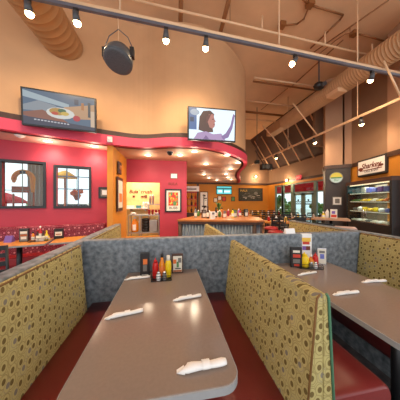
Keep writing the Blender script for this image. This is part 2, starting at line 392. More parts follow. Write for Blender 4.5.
# kitchen pass and raspberry poster wall
KY = 5.75
struct(MB().box((-1.25, KY, 2.10), (-.28, KY+.15, SOF)), 'wall_pass_header', 'red')
struct(MB().box((-.28, KY, 0), (.55, 7.2, SOF)), 'wall_poster', 'red')
struct(MB().box((-1.25, KY, 0), (-.28, KY+.12, .45)), 'wall_pass_sill', 'orange')
struct(MB().box((-2.2, 7.0, 0), (-.28, 7.15, SOF)), 'wall_kitchen', 'pale')
struct(MB().box((-2.2, 5.9, 0), (-2.1, 7.0, SOF)), 'wall_kitchen_left', 'pale')
t = thing('wall_lettering', 'maroon script lettering on the pale kitchen wall', 'sign', (-1.03, 6.995, 0))
text_mesh('script_line', "Bula' crush", .185, 'letter', t, Matrix.Translation((0, 0, 1.87)) @ UPY, .004, .25, bold=.003)
text_mesh('small_line', "grill", .15, 'letter', t, Matrix.Translation((.12, 0, 1.69)) @ UPY, .006, bold=.007)
MB().box((-.28, -.006, 1.65), (-.2, 0, 1.73)).build('square_mark', 'letter', t)
# pass shelving
t = thing('steel_shelf_unit', 'steel shelving inside the kitchen pass', 'shelf', (-.77, 6.15, 0))
for z in (1.10, .55, .1): MB().box((-.47, -.2, z-.03), (.47, .2, z)).build('shelf', 'steel', t)
for x in (-.46, -.14, .45):
    for y in (-.19, .19): MB().box((x-.012, y-.012, 0), (x+.012, y+.012, 1.1)).build('post', 'steel', t)
for i in range(4):
    mb = MB().lathe([(.028, 0), (.045, .15), (.047, .15), (.047, .156)], n=14)
    o = mb.build('red_cup', 'redcup', loc=(-.62+i*.105, 6.02, 1.10))
    tag(o, 'red tumbler in the row on the steel kitchen shelf', 'cup', 'red tumblers on the kitchen shelf')
t = thing('wall_shelf', 'white wall shelf left in the kitchen pass', 'shelf', (-1.15, 6.85, 1.28))
MB().box((-.35, -.15, -.03), (.42, .14, 0)).build('board', 'white', t); MB().box((-.2, -.1, -.12), (-.17, .14, -.03)).box((.3, -.1, -.12), (.33, .14, -.03)).build('bracket', 'steel', t)
for i, x in enumerate((-.9, -.82, -.74)):
    o = MB().lathe([(.03, 0), (.036, .12+.05*(i%2)), (.034, .2), (.02, .22)], n=12).build('white_cup_stack', 'white', loc=(x, 6.8, 1.28))
    tag(o, 'white stacked paper cups on the white kitchen shelf', 'cup', 'white cup stacks in the kitchen')
o = MB().box((-.09, -.07, 0), (.09, .07, .1)).build('teal_box', mat('teal_box', (70, 140, 150), .5), loc=(-1.06, 6.8, 1.28), bevel=.01); tag(o, 'teal box on the white kitchen shelf', 'box')
o = MB().box((-.16, -.07, 0), (.12, .07, .09)).build('white_tray', 'white', loc=(-1.33, 6.8, 1.28), bevel=.01); tag(o, 'low white tray at left end of white kitchen shelf', 'tray')
t = thing('glass_shelf', 'steel wall shelf at right in the kitchen pass', 'shelf', (-.5, 6.6, 1.42))
MB().box((-.22, -.18, -.02), (.22, .18, 0)).build('board', 'steel', t); MB().box((-.2, -.16, -.5), (-.18, .16, -.02)).build('bracket', 'steel', t)
for i, x in enumerate((-.64, -.55)):
    t = thing('steel_dispenser', ('left' if i == 0 else 'right')+' steel drink dispenser on the kitchen wall shelf', 'dispenser', (x, 6.55, 1.42), 0, 'steel dispensers in the kitchen')
    MB().lathe([(.036, 0), (.036, .28), (.02, .33)], n=12).build('body', 'steel', t); MB().cyl((0, -.04, .05), (0, -.07, .05), .01).build('tap', 'black', t)
for i in range(5):
    o = MB().lathe([(.12, 0), (.125, .07), (.11, .08)], n=16).build('black_bowl', 'black', loc=(-.74, 6.12, .55+i*.085)); tag(o, 'black bowl in the stack under the steel kitchen shelf', 'bowl', 'stacked black bowls')
t = thing('juice_jug', 'amber jug with white label on the lower kitchen shelf', 'jug', (-1.07, 6.1, .55))
MB().lathe([(.1, 0), (.11, .05), (.11, .28), (.05, .38), (.04, .42)], n=14).build('body', 'amber', t); MB().box((-.05, -.125, .06), (.05, -.105, .24)).build('paper_label', 'white', t); MB().lathe([(.045, .42), (.045, .46)], n=12).build('cap', 'white', t)
o = MB().box((-.13, -.12, 0), (.13, .12, .38)).build('steel_bin', 'steel', loc=(-.49, 6.12, .55), bevel=.02); tag(o, 'grey steel bin on lower kitchen shelf', 'bin')
o = MB().lathe([(.05, 0), (.09, .05), (.085, .06)], n=16).build('white_bowl', 'white', loc=(-1.1, 6.05, 1.10)); tag(o, 'white bowl left of the red tumblers', 'bowl')
o = MB().lathe([(.05, 0), (.09, .05), (.085, .06)], n=16).build('white_bowl', 'white', loc=(-.18-.2, 6.05, 1.10)); tag(o, 'white bowl right of the red tumblers', 'bowl')
light('AREA', 'kitchen_light', None, (-.95, 6.35, 2.72), 45, WARM2, .6)

# poster
def wframe(name, label, cat, x, y, z, w, h, fr, border, frame_m, inner):
    t = thing(name, label, cat, (x, y, z))
    mb = MB(); a, b = w/2, h/2
    for p, q in (((-a, -.03, -b), (a, 0, -b+fr)), ((-a, -.03, b-fr), (a, 0, b)), ((-a, -.03, -b+fr), (-a+fr, 0, b-fr)), ((a-fr, -.03, -b+fr), (a, 0, b-fr))): mb.box(p, q)
    mb.build('frame', frame_m, t)
    MB().box((-a+fr, -.016, -b+fr), (a-fr, -.002, b-fr)).build('mount', border, t)
    inner(t, a-fr, b-fr); return t
def poster_art(t, a, b):
    mb = MB(); mb.box((-a*.72, -.02, -b*.5), (a*.72, -.0162, b*.82), 0)
    rng = random.Random(3)
    for k in range(26):
        cx, cz, r = rng.uniform(-a*.55, a*.55), rng.uniform(-b*.38, b*.68), rng.uniform(.025, .06); n = rng.choice((3, 5, 6)); a0 = rng.uniform(0, 6)
        y = -.0205-.0003*k
        mb.poly([(cx+r*math.cos(a0+2*PI*i/n), y, cz+r*1.3*math.sin(a0+2*PI*i/n)) for i in range(n)], 1+k % 4)
    mb.build('art_print', ['red_p', 'yel_p', 'orange_p', 'grn_p', 'red_p'], t)
    text_mesh('caption', 'BUBB', .11, 'ink', t, Matrix.Translation((0, -.017, -b*.74)) @ UPY, .002)
pa, pb = (-.28, KY), (.55, KY)
q0, q1 = PPL(165, 189, pa, pb), PPL(181.5, 212, pa, pb)
wframe('framed_poster', 'framed red and yellow art poster on raspberry wall', 'poster', (q0.x+q1.x)/2, KY-.001, (q0.z+q1.z)/2, q1.x-q0.x, q0.z-q1.z, .045, 'cream', 'black', poster_art)
q = PPL(174, 176, pa, pb)
t = thing('wall_notice', 'small white square notice above the framed poster', 'notice', (q.x, KY-.001, q.z))
MB().box((-.09, -.015, -.065), (.09, 0, .065)).build('plate', 'white', t, bevel=.006); MB().box((-.105, -.008, -.08), (.105, -.001, .08)).build('frame', 'grey_p', t)
q = PPL(173, 184, pa, pb)
text_mesh('dark_letters', 'BULA', .12, 'letter', None, Matrix.Translation((q.x, KY-.004, q.z)) @ UPY, .004)
tag(bpy.data.objects['dark_letters'], 'faint maroon letters on raspberry wall between notice and poster', 'sign')

# far wall, storefront, right-hand side
struct(MB().box((-2.2, FARY, 0), (7.3, FARY+.15, TRIM-.06)), 'wall_back', 'orange')
struct(MB().box((-2.2, FARY-.04, TRIM-.06), (7.1, FARY+.15, TRIM+.06)), 'trim_6', 'dwood')
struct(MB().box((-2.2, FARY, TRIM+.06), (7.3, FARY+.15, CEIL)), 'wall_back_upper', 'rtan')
struct(MB().box((-2.2, 7.15, 0), (-2.05, FARY, SOF)), 'wall_bar_left', 'orange')
SX = 7.1
# storefront wall: along Y at X = SX, windows and door
sa, sb = (SX, 0), (SX, 10)
def syz(u, v): p = PPL(u, v, sa, sb); return p.y, p.z
Y0, Y1 = 6.9, FARY
yA, zt = syz(274.5, 186); yB, _ = syz(326, 181)
ZT = 2.53
wy = [syz(u, 190)[0] for u in (275, 281.5, 282.5, 291, 292.5, 314, 315, 326)]
holes = [(wy[1], wy[0]), (wy[3], wy[2]), (wy[5], wy[4]), (wy[7], wy[6])]
mb = MB(); mb.box((SX, Y0-.4, 0), (SX+.15, wy[7], 3.72)); mb.box((SX, wy[0], 0), (SX+.15, FARY, 3.72)); mb.box((SX, wy[7], ZT), (SX+.15, wy[0], 3.72))
struct(mb, 'wall_right_storefront', 'rtan')
struct(MB().box((SX-.02, wy[0]+.02, 0), (SX-.001, FARY, TRIM-.06)), 'trim_7', 'orange')
struct(MB().box((SX-.05, Y0-.4, TRIM-.06), (SX-.001, FARY, TRIM+.06)), 'trim_8', 'dwood')
struct(MB().box((SX-.02, wy[7]-.3, ZT+.03), (SX-.002, wy[0], TRIM-.06)), 'trim_9', 'orange')
for i, (a, b) in enumerate(holes):
    t = .05; mb = MB()
    z0 = .45 if i in (0, 1, 3) else 0
    for zz in (z0, ZT-t): mb.box((SX+.02, a, zz), (SX+.12, b, zz+t))
    mb.box((SX+.02, a, z0), (SX+.12, a+t, ZT)); mb.box((SX+.02, b-t, z0), (SX+.12, b, ZT)); mb.box((SX+.02, a, 1.98), (SX+.12, b, 2.05))
    if z0: mb.box((SX+.01, a, 0), (SX+.13, b, z0))
    w = struct(mb, 'window_%d' % (i+3), 'sage')
    MB().box((SX+.06, a+t, z0+t), (SX+.066, b-t, ZT-t)).build('pane', 'glass', w)
struct(MB().box((SX+.02, wy[1]-.16, 0), (SX+.12, wy[1], ZT)).box((SX+.02, wy[2], 0), (SX+.12, wy[1], ZT)).box((SX+.02, wy[4], 0), (SX+.12, wy[3], ZT)).box((SX+.02, wy[6], 0), (SX+.12, wy[5], ZT)), 'trim_10', 'sage')
# double door inside the third bay
a, b = holes[2]; mid = (a+b)/2
for i, (p, q) in enumerate(((a+.06, mid-.01), (mid+.01, b-.06))):
    mb = MB(); fr = .13
    mb.box((SX+.03, p, .02), (SX+.08, p+fr, 1.97)).box((SX+.03, q-fr, .02), (SX+.08, q, 1.97)).box((SX+.03, p, .02), (SX+.08, q, .3)).box((SX+.03, p, 1.85), (SX+.08, q, 1.97))
    w = struct(mb, 'door_%d' % (i+1), 'sage'); MB().box((SX+.05, p+fr, .3), (SX+.055, q-fr, 1.85)).build('pane', 'glass', w)
    MB().tube([(SX+.03, p+.07, .85), (SX-.03, p+.07, .9), (SX-.03, p+.07, 1.15), (SX+.03, p+.07, 1.2)], .012).build('door_handle', 'steel', w)
    mb = MB(); c = (p+q)/2
    mb.prism_y([(0, 0), (1, 0), (1, 0)], 0, 0) if False else None
    for dz, wdt in ((1.5, .2), (1.42, .34), (1.36, .22)): mb.box((SX+.046, c-wdt, dz-.018), (SX+.049, c+wdt, dz+.018))
    mb.ball((SX+.047, c, 1.58), .07, (.05, 1, .8)); mb.build('door_decal', 'ink', w)
# awnings and street outside
t = thing('awning', 'long red awning outside above the storefront windows', 'awning', (SX+.15, 12, 0))
MB().prism_y([(.05, 3.0), (1.3, 2.42), (1.3, 2.37), (.05, 2.95)], -6, 6).build('canopy', 'awning', t)
mb = MB()
for k in range(40): mb.box((1.28, -6+.3*k+.01, 2.14), (1.3, -6+.3*k+.29, 2.4))
mb.build('valance', 'awning', t)
struct(MB().box((SX+.15, -2, -.1), (SX+18, 40, 0.004)), 'ground', 'ground')
for i, (u, dd) in enumerate(((279, 14.5), (287, 15.5), (322, 11.5))):
    p = P(u, 201, dd); t = thing('street_shrub', ('slim green shrub outside the narrowest window', 'tall green shrub outside the second narrow window', 'green shrub outside the window beside the column')[i], 'shrub', (p.x, p.y, 0))
    mb = MB()
    for k in range(36): mb.ball((random.gauss(0, .22), random.gauss(0, .22), random.uniform(.3, (1.9, 1.5, 1.3)[i])), random.uniform(.1, .2), n=6)
    mb.build('foliage', 'green', t); MB().cyl((0, 0, 0), (0, 0, .8), .05).build('stem', 'signbrown', t)
# sloped roof over the storefront with rafters
RX, RZ = 5.7, 5.80
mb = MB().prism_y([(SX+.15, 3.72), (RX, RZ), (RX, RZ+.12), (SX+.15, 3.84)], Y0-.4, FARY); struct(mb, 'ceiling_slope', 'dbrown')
for i in range(6):
    y = 7.0+i*.95; dx, dz = SX-RX, 3.72-RZ
    struct(MB().cyl((RX+.05*dx, y, RZ+.05*dz-.05), (SX-.05, y, 3.72+.02*dz-.02), .035, n=6), 'trim_%d' % (20+i), 'pipe_l')

# near right wall
ra, rb = (5.67, 3.68), (6.16, 5.29); rd = Vector((rb[0]-ra[0], rb[1]-ra[1])).normalized()
R_ = lambda s, o, z: Vector((ra[0]+rd.x*s-rd.y*o, ra[1]+rd.y*s+rd.x*o, z))      # o: out of the wall to the room
RROT = math.atan2(rd.y, rd.x)
LR = 2.45
def rbox(s0, s1, o0, o1, z0, z1):
    mb = MB(); mb.box((s0, o0, z0), (s1, o1, z1)); return mb
kw = dict(loc=(ra[0], ra[1], 0), rot=(0, 0, RROT))
struct(rbox(.2, LR, -.15, 0, 0, TRIM-.06), 'wall_right', 'orange', **kw)
struct(rbox(.2, LR, -.15, .04, TRIM-.06, TRIM+.06), 'trim_11', 'dwood', **kw)
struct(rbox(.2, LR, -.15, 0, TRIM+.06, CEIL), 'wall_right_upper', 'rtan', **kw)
struct(rbox(-.75, .2, -.15, .1, 0, TRIM-.06), 'wall_right_near', 'orange', **kw)
struct(rbox(-.75, .2, -.15, .14, TRIM-.06, TRIM+.06), 'trim_12', 'dwood', **kw)
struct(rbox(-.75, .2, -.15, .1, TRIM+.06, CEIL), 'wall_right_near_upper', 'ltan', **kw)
# column
cxy = P(336, 201, 6.7)
struct(MB().box((-.36, -.33, 0), (.36, .33, TRIM-.06), 0), 'wall_column', mat('charcoal_panel', (60, 50, 46), .5, 0, .15, 5), loc=(cxy.x, cxy.y, 0), rot=(0, 0, -.66))
struct(MB().box((-.39, -.36, TRIM-.06), (.39, .36, TRIM+.06)), 'trim_13', 'dwood', loc=(cxy.x, cxy.y, 0), rot=(0, 0, -.66))
struct(MB().box((-.36, -.33, TRIM+.06), (.14, .33, CEIL)).box((.2, -.28, TRIM+.06), (.75, .33, CEIL)), 'wall_column_upper', 'ltan', loc=(cxy.x, cxy.y, 0), rot=(0, 0, -.66))
struct(MB().box((6.35, 6.0, 0), (SX+.15, 6.15, CEIL)).box((RX, 6.38, 3.72), (SX+.15, 6.5, CEIL)), 'wall_right_return', 'rtan')

# ================================================================== BOOTHS
FY = 2.10                                             # front face of the long divider
struct(MB().box((-.985, FY, 0), (2.70, FY+.11, 1.11)), 'wall_divider', 'grey', bevel=.012)
struct(MB().box((-.985, .55, 0), (-.885, FY, 1.11)).box((-.985, FY+.11, 0), (-.885, 3.62, 1.11)), 'wall_divider_left', 'grey', bevel=.012)
struct(MB().box((2.59, .55, 0), (2.70, FY, 1.11)).box((2.59, FY+.11, 0), (2.70, 3.62, 1.11)), 'wall_divider_right', 'grey', bevel=.012)

def cushion_prof(x0, x1, z0, z1, r=.05):
    """rounded seat section from back x0 to front x1"""
    sgn = 1 if x1 > x0 else -1; pts = [(x0, z0)]
    pts += [(x1-sgn*r*(1-math.cos(a)), z0+r-r*math.sin(a)) for a in (PI/2, PI/4, 0)]
    pts += [(x1-sgn*r*(1-math.cos(a)), z1-r+r*math.sin(a)) for a in (0, PI/6, PI/3, PI/2)]
    pts += [(x0, z1-.004)]; return pts
def bench_seat(x0, x1, y0, y1, par, zb=.30):
    pr = cushion_prof(x0, x1, zb, .46)
    cx = sum(p[0] for p in pr)/len(pr)
    sh = lambda k: [(cx+(x-cx)*k if abs(x-x0) > .01 else x, .38+(z-.38)*k) for x, z in pr]
    MB().loft([[(x, y1, z) for x, z in pr], [(x, y0+.06, z) for x, z in pr], [(x, y0+.02, z) for x, z in sh(.97)], [(x, y0, z) for x, z in sh(.86)]]).build('seat', 'vinyl', par)
def single_bench(sgn, xwall, label, yoff, front=.54):
    """single sided bench with its back against a half wall; local x grows from the wall to the table"""
    t = thing('booth_bench', label, 'bench', (xwall, yoff, 0), 0, 'booth benches')
    X = lambda x: sgn*x
    prof = [(X(.002), .44), (X(.002), 1.095), (X(.012), 1.102), (X(.024), 1.092), (X(.034), 1.06), (X(.06), .75), (X(.09), .44)]; ye = FY-.13 if sgn > 0 else FY-.01
    bk = MB().prism_y(prof, .75, ye).build('backrest', 'gold', t, bevel=.012)
    MB().tube([(X(.026), .75, 1.092), (X(.026), ye-.002, 1.092)], .006).build('piping', 'pipe_b', bk)
    zb = .30 if front < .6 else .2; bench_seat(X(.09), X(front), .86, FY-.01, t, zb)
    MB().box((X(.03), .9, 0), (X(front-.08), FY-.01, zb)).build('base', 'grey', t)
    return t
XL, XC, XR = -.883, .715, 2.585
bA = single_bench(1, XL, 'gold fabric booth bench with red seat along the left half wall', 0)
bC = single_bench(-1, XR, 'gold fabric booth bench along the right half wall', 0, .78)
def double_bench(label):
    t = thing('booth_bench', label, 'bench', (XC, 0, 0), 0, 'booth benches')
    b1 = MB().prism_y([(-.10, .44), (-.035, 1.075), (-.022, 1.092), (0, 1.095), (0, .44)], .75, FY-.13).build('backrest', 'gold', t, bevel=.008)
    b2 = MB().prism_y([(.062, .44), (.024, 1.075), (.016, 1.092), (.001, 1.095), (.001, .44)], .75, FY-.13).build('backrest', 'gold', t, bevel=.008)
    MB().tube([(-.1, .748, .44), (-.036, .748, 1.075), (-.02, .748, 1.094)], .005).build('piping', 'pipe_b', b1)
    MB().tube([(.062, .748, .44), (.026, .748, 1.075), (.014, .748, 1.094)], .006).build('piping', 'pipe', b2)
    bench_seat(-.09, -.53, .86, FY-.01, t); bench_seat(.055, .57, .86, FY-.01, t)
    MB().box((-.46, .9, 0), (.5, FY-.01, .30)).build('base', 'grey', t)
    return t
bB = double_bench('gold fabric double booth bench between the two taupe tables')
DY = 1.475
dup(bA, (XL, DY, 0), 0, 'gold booth bench behind the divider, along the left half wall')
dup(bB, (XC, DY, 0), 0, 'gold double booth bench behind the divider, its end near the bar')
dup(bC, (XR, DY, 0), 0, 'gold booth bench behind the divider, along the right half wall')

def booth_table(label, x0, x1, y0, y1):
    cx, cy = (x0+x1)/2, (y0+y1)/2; a, b = (x1-x0)/2, (y1-y0)/2
    t = thing('booth_table', label, 'table', (cx, cy, 0), 0, 'booth tables')
    r = .085
    def outline(k):
        p = [(a-k, b-k), (-a+k, b-k)]
        for c0, c1, s in (((-a+r), (-b+r), PI), ((a-r), (-b+r), 1.5*PI)):
            p += [(c0+(r-k)*math.cos(s+i*PI/12), c1+(r-k)*math.sin(s+i*PI/12)) for i in range(7)]
        return p
    MB().prism_z(outline(.004), .718, .75).build('tabletop', 'taupe', t, bevel=.003)
    o, i_ = outline(0), outline(.006)
    MB().loft([[(x, y, .712) for x, y in o], [(x, y, .746) for x, y in o], [(x, y, .748) for x, y in i_], [(x, y, .712) for x, y in i_]], sm=False, cap=False).build('edge_band', 'edge', t)
    MB().box((-a+.1, -.03, .68), (a-.1, .03, .715)).box((-.03, -b+.15, .68), (.03, b, .715)).build('support_frame', 'black', t)
    MB().cyl((0, -b+.32, .02), (0, -b+.32, .69), .035).build('pedestal', 'black', t)
    MB().lathe([(.2, 0), (.2, .012), (.06, .04)], (0, -b+.32, 0), 20).build('foot', 'black', t)
    return t
booth_table('taupe booth table in the foreground with four napkin rolls', -.44, .315, .74, FY-.004)
booth_table('taupe booth table on the right with three napkin rolls', 1.24, 2.0, .74, FY-.004)

# napkin rolls
def napkin(a, b, label, r=.02, tail=.5):
    a, b = Vector(a), Vector(b); L = (b-a).length; z = .75
    t = thing('napkin_roll', label, 'napkin', ((a.x+b.x)/2, (a.y+b.y)/2, z), math.atan2(b.y-a.y, b.x-a.x), 'napkin rolls')
    rings = []; n = 12; N = 12
    for i in range(N+1):
        k = i/N; x = -L/2+L*k
        w = r*(1.1-.3*k+.1*math.sin(9*k)) * (.35+.65*min(1, k*6)) ; h = r*(.62+.09*math.sin(7*k))*(.45+.55*min(1, k*5))
        if i == N: w *= .85; h *= .85
        rings.append([(x+(.012*math.cos(2*PI*j/n) if i in (0, 1) else 0), w*math.cos(2*PI*j/n)*(1+.08*math.sin(3*j)), max(.0006, h+h*math.sin(2*PI*j/n))) for j in range(n)])
    MB().loft(rings).build('napkin', 'white', t)
    k = .55; x = -L/2+L*k; rr = r*1.12
    MB().loft([[(xx, rr*1.0*math.cos(2*PI*j/n), max(.0005, rr*.66+rr*.66*math.sin(2*PI*j/n))) for j in range(n)] for xx in (x-.018, x+.018)], cap=False).build('paper_band', 'white', t)
    # folded corner flap
    MB().loft([[(-L/2+.02, -r*1.1, .004), (-L/2+.02, r*1.1, .004), (-L/2+.02, r*1.1, .009), (-L/2+.02, -r*1.1, .009)], [(-L/2-.015, -r*.3, .001), (-L/2-.015, r*.5, .001), (-L/2-.015, r*.5, .004), (-L/2-.015, -r*.3, .004)]], sm=False).build('flap', 'white', t)
    return t
def nk(p, q, label, r): napkin(PZ(*p, .76), PZ(*q, .76), label, r)
nk((107, 317.5), (143, 310), 'napkin roll at left edge of the foreground table', .019)
nk((175, 299.5), (201, 295), 'napkin roll at right far side of foreground table', .018)
nk((180, 370), (226, 361.5), 'napkin roll nearest the camera on foreground table', .021)
nk((126, 279), (150, 276.5), 'napkin roll beside the black menu holder on foreground table', .018)
nk((335, 294), (358, 291.5), 'nearer napkin roll at left edge of the right table', .018)
nk((363.5, 281.5), (385.5, 280.5), 'napkin roll at right edge of the right table', .018)
nk((299, 274.5), (316, 271.8), 'napkin roll beside the condiments on the right table', .015)

# ------------------------------------------------------------------ table top things
def squeeze_bottle(name, label, loc, m, cap_m, h=.2, r=.03, group=None, cone=True):
    t = thing(name, label, 'bottle', loc, 0, group)
    MB().lathe([(r*.9, 0), (r, .01), (r, h*.62), (r*.8, h*.74), (r*.55, h*.78)], n=16).build('body', m, t)
    MB().lathe([(r*.6, h*.78), (r*.6, h*.86)] + ([(r*.22, h*.88), (r*.1, h)] if cone else [(r*.55, h)]), n=14).build('cap', cap_m, t)
    return t
def label_bottle(name, label, loc, m, cap_m, h=.2, r=.028, group=None, lab='cream', pat='red_p'):
    t = thing(name, label, 'bottle', loc, 0, group)
    bd_ = MB().lathe([(r*.95, 0), (r, .008), (r, h*.55), (r*.45, h*.75), (r*.4, h*.86)], n=16).build('body', m, t)
    MB().lathe([(r*.48, h*.86), (r*.48, h)], n=12).build('cap', cap_m, t)
    MB().loft([[(r*1.02*math.cos(2*PI*i/16), r*1.02*math.sin(2*PI*i/16), z) for i in range(16)] for z in (h*.12, h*.48)], cap=False).build('paper_label', lab, bd_)
    return t
def menu_card(name, label, loc, rz, w, h, frame_m, art, th=.02, group=None):
    """upright card holder facing local -y"""
    t = thing(name, label, 'menu card', loc, rz, group)
    hd = MB().box((-w/2, -th/2, 0), (w/2, th/2, h)).build('holder', frame_m, t, bevel=.003)
    mb = MB(); mats = []
    for k, (m, x0, z0, x1, z1) in enumerate(art):
        mats.append(m); y = -th/2-.0006-.0006*k
        mb.box((-w/2+w*x0, y, h*z0), (-w/2+w*x1, y+.0005, h*z1), k)
    mb.build('printed_card', mats, hd)
    return t
def shaker(label, loc, m, group, h=.075):
    t = thing('shaker', label, 'shaker', loc, 0, group)
    MB().lathe([(.019, 0), (.021, .004), (.02, h*.6), (.016, h*.72)], n=14).build('jar', m, t)
    MB().lathe([(.018, h*.72), (.018, h*.9), (.009, h)], n=14).build('lid', 'chrome', t)
    return t
def wire_caddy(label, loc, rz, w, d, h, group=None):
    t = thing('condiment_caddy', label, 'caddy', loc, rz, group)
    mb = MB(); mb.box((-w/2, -d/2, .0), (w/2, d/2, .006)).build('tray', 'black', t)
    mb = MB()
    for z in (h*.5, h):
        mb.tube([(-w/2, -d/2, z), (w/2, -d/2, z), (w/2, d/2, z), (-w/2, d/2, z), (-w/2, -d/2, z)], .003, 6)
    for x in (-w/2, 0, w/2):
        for y in (-d/2, d/2): mb.cyl((x, y, .003), (x, y, h), .0028, n=6)
    mb.build('wire_rail', 'black', t); return t
T = .75
def on(u, v, z=T): p = PZ(u, v, z); return (p.x, p.y, z)
yaw_c = lambda p: math.atan2(-p[0], p[1])*-1*-1   # turn a card to face the seats' near end
# foreground table set
p = on(145, 275); menu_card('menu_holder', 'black menu holder with orange picture on the foreground table', (p[0], p[1], T), .1, .095, .235, 'black', [('ink', .12, .08, .88, .92), ('orange_p', .3, .5, .75, .74), ('grey_p', .3, .2, .7, .48), ('cream', .15, .02, .85, .06)], .04)
p = on(177.5, 272.5); menu_card('table_tent', 'white and brown dessert card on the foreground table', (p[0], p[1], T), -.05, .12, .205, 'dwood', [('cream', .1, .06, .9, .9), ('signbrown', .12, .07, .88, .16), ('orange_p', .12, .5, .4, .72), ('grn_p', .42, .3, .62, .6), ('grey_p', .55, .55, .85, .8), ('ink', .3, .22, .8, .27)], .03)
cd = on(161.5, 279.5); wire_caddy('black wire condiment caddy on the foreground table', (cd[0], cd[1]+.02, T), 0, .19, .13, .05)
g = 'condiments of the foreground table'
Z6 = T+.006
squeeze_bottle('ketchup_bottle', 'red ketchup bottle in caddy of the foreground table', (cd[0]-.062, cd[1]+.045, Z6), 'ketchup', 'ketchup', .2, .029, g)
label_bottle('sauce_bottle', 'amber sauce bottle with black and white cap on foreground table', (cd[0]+.003, cd[1]+.05, Z6), 'amber', 'black', .235, .03, g, 'orange_p')
squeeze_bottle('mustard_bottle', 'yellow mustard bottle in caddy of the foreground table', (cd[0]+.066, cd[1]+.05, Z6), 'mustard', 'cream', .215, .031, g, False)
shaker('salt shaker with pale jar in foreground caddy', (cd[0]-.028, cd[1]-.02, Z6), 'white', g, .085)
shaker('pepper shaker with dark jar in foreground caddy', (cd[0]+.03, cd[1]-.02, Z6), 'grey_p', g, .085)
# right table set
p = on(295, 267); menu_card('menu_holder', 'black and red menu holder on the right table', (p[0]+.01, p[1], T), -.35, .125, .235, 'black', [('ink', .05, .04, .95, .96), ('red_p', .2, .5, .85, .66), ('cream', .2, .74, .8, .86), ('grey_p', .2, .22, .8, .42), ('red_p', .3, .08, .75, .18)], .045)
p = on(309, 263); menu_card('table_tent', 'tall white drinks card standing behind condiments on right table', (p[0], p[1]+.06, T), -.3, .14, .36, 'white', [('white', .03, .03, .97, .97), ('yel_p', .15, .72, .9, .86), ('red_p', .2, .62, .8, .72), ('purple', .18, .42, .55, .56), ('letter', .5, .42, .85, .56)], .03)
p = on(323.5, 265); menu_card('table_tent', 'grey printed card at right end of right table condiments', (p[0], p[1]+.03, T), -.45, .1, .2, 'chrome', [('cream', .08, .05, .92, .95), ('blue', .3, .35, .75, .65), ('grey_p', .2, .7, .8, .85)], .03)
cd = on(309, 268); g = 'condiments of the right table'; rz = -.3
wire_caddy('black wire condiment caddy on the right table', (cd[0]+.02, cd[1]+.02, T), rz, .24, .14, .05)
def rel(x, y): return (cd[0]+.02+x*math.cos(rz)-y*math.sin(rz), cd[1]+.02+x*math.sin(rz)+y*math.cos(rz), Z6)
squeeze_bottle('mustard_bottle', 'fat yellow mustard bottle in caddy of the right table', rel(-.055, .0), 'mustard', 'mustard', .17, .05, g)
squeeze_bottle('ketchup_bottle', 'red ketchup bottle in caddy of the right table', rel(.085, .035), 'ketchup', 'ketchup', .16, .03, g)
label_bottle('sauce_bottle', 'orange sauce bottle with white top on the right table', rel(.022, .01), 'amber', 'white', .14, .028, g, 'yel_p')
shaker('salt shaker in caddy of the right table', rel(.05, -.04), 'white', g)
shaker('pepper shaker in caddy of the right table', rel(-.0, -.045), 'grey_p', g)
o = MB().box((-.055, -.045, 0), (.055, .045, .08)).build('sugar_caddy', 'cream', loc=rel(-.0, .05), rot=(0, 0, rz), bevel=.008); tag(o, 'cream sugar packet holder behind the right table bottles', 'sugar holder', g)
# white folded paper on the divider top
o = MB().prism_x([(-.03, 0), (.03, 0), (.012, .062), (-.012, .062)], -.065, .065).build('folded_paper', 'white')
p = PZ(294, 234.5, 1.11); o.location = (p.x, FY+.055, 1.11); tag(o, 'folded white paper lying on top of the grey divider', 'paper')

# ================================================================== LEFT DINING AREA
t = thing('banquette', 'burgundy dotted banquette along the raspberry wall', 'banquette', (wa[0], wa[1], 0), WROT)
mb = MB(); mb.X = Matrix.Identity(4); mb.box((S0+.3, -.17, .42), (1.9, -.01, 1.0)).build('backrest', 'banq', t, bevel=.03)
MB().box((S0+.3, -.5, .3), (1.9, -.17, .46)).build('seat', 'seatred', t, bevel=.03)
MB().box((S0+.3, -.42, 0), (1.9, -.02, .3)).build('base', 'seatred', t)
TZ = .78
def wood_table(label, s, off=.72, w=.62, d=.56):
    p = W(s, off, 0); t = thing('wood_table', label, 'table', p, WROT, 'orange topped tables at the banquette')
    MB().box((-w/2, -d/2, TZ-.025), (w/2, d/2, TZ)).build('tabletop', 'wood', t, bevel=.004)
    MB().box((-w/2-.006, -d/2-.006, TZ-.03), (w/2+.006, -d/2, TZ-.002)).box((w/2, -d/2, TZ-.03), (w/2+.006, d/2, TZ-.002)).box((-w/2-.006, -d/2, TZ-.03), (-w/2, d/2, TZ-.002)).build('edge_band', 'edge', t)
    MB().cyl((0, 0, .03), (0, 0, TZ-.02), .04).build('pedestal', 'black', t); MB().box((-.22, -.03, 0), (.22, .03, .03)).box((-.03, -.22, 0), (.03, .22, .03)).build('foot', 'black', t)
    return t
wood_table('orange wooden table with purple card in front of banquette', .55, w=.86)
wood_table('orange wooden table nearest the amber column', 1.48, w=.86)
wood_table('orange wooden table at left frame edge behind the black chair', -.42, w=.86)
def on2(u, v): p = PZ(u, v, TZ); return (p.x, p.y, TZ)
p = on2(9.5, 242); o = MB().prism_x([(-.05, 0), (.05, 0), (.01, .115), (-.01, .115)], -.06, .06).build('table_tent', 'purple', loc=p, rot=(0, 0, WROT-.3)); tag(o, 'small purple tent card on orange table', 'table card')
p = on2(24.5, 241.5); menu_card('menu_holder', 'black and white menu rack beside the purple card', p, WROT, .13, .24, 'black', [('grey_p', .08, .05, .92, .95), ('cream', .12, .62, .88, .8), ('ink', .12, .82, .88, .93), ('cream', .2, .2, .8, .4), ('signbrown', .12, .42, .88, .58)], .07)
